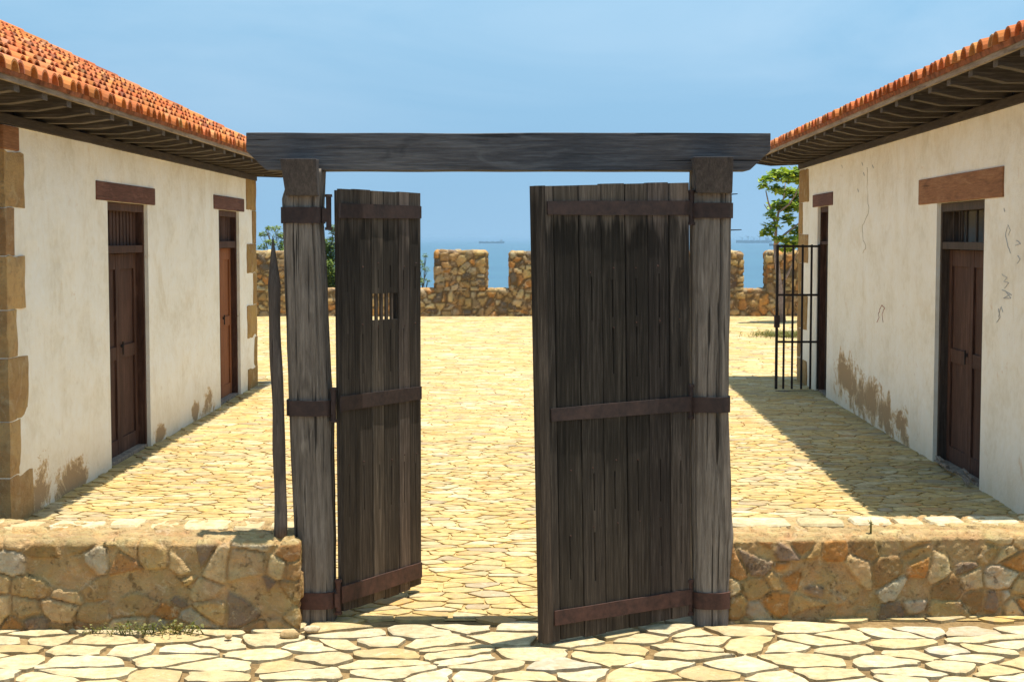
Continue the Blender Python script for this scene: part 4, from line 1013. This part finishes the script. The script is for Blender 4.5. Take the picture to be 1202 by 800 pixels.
# feathery shrubs behind the parapet
def shrub(name, cx, cy, Y, spec, n, size, label, base_px, mat='leaf_pale'):
    rg = random.Random(cx); bp = at(base_px, 350, Y); root = empty(name, (bp.x, Y, -1.0), label, 'shrub')
    mb = MB()
    cs = [(at(x, y, Y+rg.uniform(-.5, .5)), Vector((a, a, b))) for x, y, a, b in spec]
    for c, r in cs:
        s = Vector((bp.x+rg.uniform(-.1, .1), Y, -1.0)); m = s.lerp(c, .5)+Vector((rg.uniform(-.15, .15), 0, .2)); mb.tube([s, m, c+Vector((0, 0, r.z*.2))], [.022, .012, .004], 6)
        for _ in range(5): q = c+Vector((rg.uniform(-1, 1)*r.x, rg.uniform(-1, 1)*r.y, rg.uniform(-.6, 1)*r.z)); mb.tube([m.lerp(c, .7), q], [.006, .002], 5)
    mb.build('trunk', M['bark_dark'], root, smooth=True); blobs_to_leaves(cs, n, size, rg, .3).build('crown', M[mat], root, fix=False)
shrub('shrub', 1, 0, 42.4, [(385, 345, .35, .45), (392, 315, .35, .4), (388, 290, .25, .3), (400, 335, .5, .5), (372, 330, .4, .5), (360, 310, .5, .4), (345, 300, .4, .4), (392, 270, .15, .15), (415, 330, .4, .4), (387, 325, .2, .5), (384, 300, .2, .4), (387, 350, .25, .3)], 900, .085, 'leafy green shrub beyond the battlement, between left gatepost and left gate leaf', 385)
shrub('shrub', 2, 0, 43.2, [(310, 275, .16, .07), (322, 268, .20, .06), (318, 284, .2, .07), (308, 290, .14, .06), (330, 276, .22, .1), (338, 290, .3, .2), (314, 268, .08, .05)], 900, .085, 'thin feathery shrub beyond the battlement beside the left house corner', 335)
shrub('shrub', 3, 0, 42.6, [(499, 300, .08, .06), (500, 316, .10, .07), (496, 328, .14, .06), (492, 310, .14, .14), (503, 330, .06, .04), (488, 330, .2, .2)], 650, .07, 'sparse pale shrub beyond the battlement, just right of the left gate leaf', 491)
# weeds
def blades(name, x0, x1, y0, y1, n, h, mat, seed, label=None, cat=None, stuff=False, sprawl=.5):
    rg = random.Random(seed); mb = MB(); mb.org = ((x0+x1)/2, (y0+y1)/2, 0)
    for _ in range(n):
        p = Vector((rg.gauss((x0+x1)/2, (x1-x0)/4), rg.gauss((y0+y1)/2, (y1-y0)/4), 0)); p.y = min(p.y, y1)
        hh = h*rg.uniform(.4, 1.1); d = Vector((rg.uniform(-1, 1), rg.uniform(-1, .3), 0))*hh*sprawl; w_ = Vector((rg.uniform(-1, 1), rg.uniform(-1, 1), 0)).normalized()*hh*.05; g = rg.random()
        a, m_, t = p, p+d*.4+Vector((0, 0, hh*.6)), p+d+Vector((0, 0, hh))
        mb.add([a-w_, a+w_, m_+w_*.8, m_-w_*.8, t], [(0, 1, 2, 3), (3, 2, 4)], (g, g, g))
        for _ in range(2):
            q = a.lerp(t, rg.uniform(.4, 1)); leaf_face(mb, q, hh*.3, rg)
    o = mb.build(name, mat, None, fix=False); return tag(o, label, cat, None, 'stuff' if stuff else None)
wy = 7.84
for k, (px, hw, n, h, lab) in enumerate(((150, .16, 40, .07, 'leftmost green weed tuft at the foot of the left low wall'), (182, .12, 26, .06, 'middle dry weed tuft at the foot of the left low wall'), (205, .15, 48, .085, 'rightmost green weed tuft at the foot of the left low wall'), (112, .04, 22, .05, 'small isolated sprig of weeds under the left low wall, nearest the left house'))):
    x = at(px, 745, wy).x; blades('weed_tuft', x-hw, x+hw, wy-.13, wy-.01, n, h, M['grass'], 50+k, lab, 'weed', sprawl=.9)['group'] = 'weeds at the foot of the left low wall'
g0, g1 = gnd(888, 395), gnd(928, 395)
blades('grass_patch', g0.x, g1.x+.6, g0.y-.7, g0.y+.7, 1600, .11, M['grass'], 61, 'patch of green grass in the paving beyond the iron gate', 'grass', True)
g0 = at(1022, 628, 8.25); blades('grass_sprig', g0.x-.004, g0.x+.004, g0.y-.004, g0.y+.004, 3, .09, M['grass'], 63, 'single thin grass sprig on top of the right low wall', 'weed', sprawl=.1).location.z = .43
# loose pebbles
def pebble(px, py, r, label, col):
    p = gnd(px, py, .03); bm = bmesh.new(); bmesh.ops.create_icosphere(bm, subdivisions=3, radius=1)
    mb = MB(); vs = []
    for v in bm.verts:
        q = v.co; k = 1+.18*noise.noise(q*1.4+Vector((px, 0, 0))); vs.append(p+Vector((q.x*r[0]*k, q.y*r[1]*k, q.z*r[2]*k)))
    fs = [tuple(v.index for v in f.verts) for f in bm.faces]; bm.free(); mb.org = tuple(p); mb.add(vs, fs, col)
    tag(mb.build('loose_stone', M['flag'], None, smooth=True), label, 'stone', 'loose stones by the left gatepost')
pebble(366, 738, (.045, .035, .02), 'pale rounded stone lying against the foot of the left gatepost', (.62, .5, .36))
pebble(340, 744, (.05, .035, .025), 'brown stone at the end of the left low wall', (.45, .3, .15))
pebble(268, 746, (.02, .018, .014), 'tiny tan pebble in front of the left low wall', (.55, .4, .22))

# ------------------------------------------------------------------ ships
def ship(px0, px1, py, py_top, label, kind):
    r = ray((px0+px1)/2, py); t = (-15-CZ)/r.z; D = r.y*t; a, b = at(px0, py, D), at(px1, py, D); L = b.x-a.x; H = (py-py_top)/F*D; cx = (a.x+b.x)/2
    root = empty('cargo_ship', (cx, D, -15), label, 'ship', 'ships lying off the coast'); z0 = -15
    mb = MB(); bw = L*.075; n = 16; vs = []; fs = []
    for i in range(n+1):
        u = i/n; x = a.x+L*u; taper = min(1, (u+.02)*9, (1-u+.0)*6+.02); sh = H*.45*(1+.25*(abs(u-.5)*2)**3)
        for (yy, zz) in ((-bw*taper, 0), (-bw*taper, sh), (bw*taper, sh), (bw*taper, 0)): vs.append((x+(zz/H*L*.012 if u > .9 else 0), D+yy, z0+zz-.3))
    for i in range(n):
        for k in range(3): fs.append((i*4+k, i*4+k+1, (i+1)*4+k+1, (i+1)*4+k))
    fs += [(0, 1, 2, 3), (n*4+3, n*4+2, n*4+1, n*4)]
    mb.add(vs, fs); mb.build('hull', M['ship'], root)
    mb = MB(); s0 = a.x+L*.83
    mb.box((s0, D-bw*.8, z0+H*.42), (s0+L*.1, D+bw*.8, z0+H*.8)); mb.box((s0+L*.015, D-bw*.9, z0+H*.8), (s0+L*.07, D+bw*.9, z0+H*.95)); mb.box((s0+L*.06, D-bw*.2, z0+H*.8), (s0+L*.09, D+bw*.2, z0+H*1.1))
    mb.build('bridge_house', M['ship_top'], root)
    k_ = 5 if kind == 'cranes' else 4
    for k in range(k_):
        x = a.x+L*(.1+.66*k/(k_-1)); mb = MB(); mb.box((x-L*.045, D-bw*.6, z0+H*.42), (x+L*.045, D+bw*.6, z0+H*.54)); mb.build('hatch_cover', M['ship'], root)
        if kind == 'cranes':
            mb = MB(); x2 = x+L*.07; mb.box((x2-L*.008, D-1, z0+H*.42), (x2+L*.008, D+1, z0+H*(1.05+.25*(k % 2)))); mb.tube([(x2, D, z0+H*.95), (x2-L*.07, D, z0+H*(1.2+.2*(k % 2)))], [L*.004, L*.003], 5); mb.build('deck_crane', M['ship'], root)
ship(562, 592, 285.6, 281.2, 'long dark cargo ship on the horizon above the gap between two merlons', 'plain')
ship(864, 906, 285.2, 279.0, 'bulk carrier with deck cranes on the horizon right of the gateway', 'cranes')
ship(903, 925, 288.6, 283.5, 'smaller cargo ship half behind the young tree and nearer the shore', 'plain')

# ------------------------------------------------------------------ the air
HAZE = True
if HAZE:
    t = bpy.data.materials.new('sea_air'); t.use_nodes = True; n_ = t.node_tree; n_.nodes.clear()
    out = n_.nodes.new('ShaderNodeOutputMaterial'); pv = n_.nodes.new('ShaderNodeVolumePrincipled'); pv.inputs['Color'].default_value = (.36, .58, .80, 1); pv.inputs['Density'].default_value = .00013
    n_.links.new(pv.outputs[0], out.inputs['Volume'])
    mb = MB(); mb.box((-95000, -3500, -21), (95000, 125000, 7.5)); o = mb.build('haze', t); o['kind'] = 'stuff'
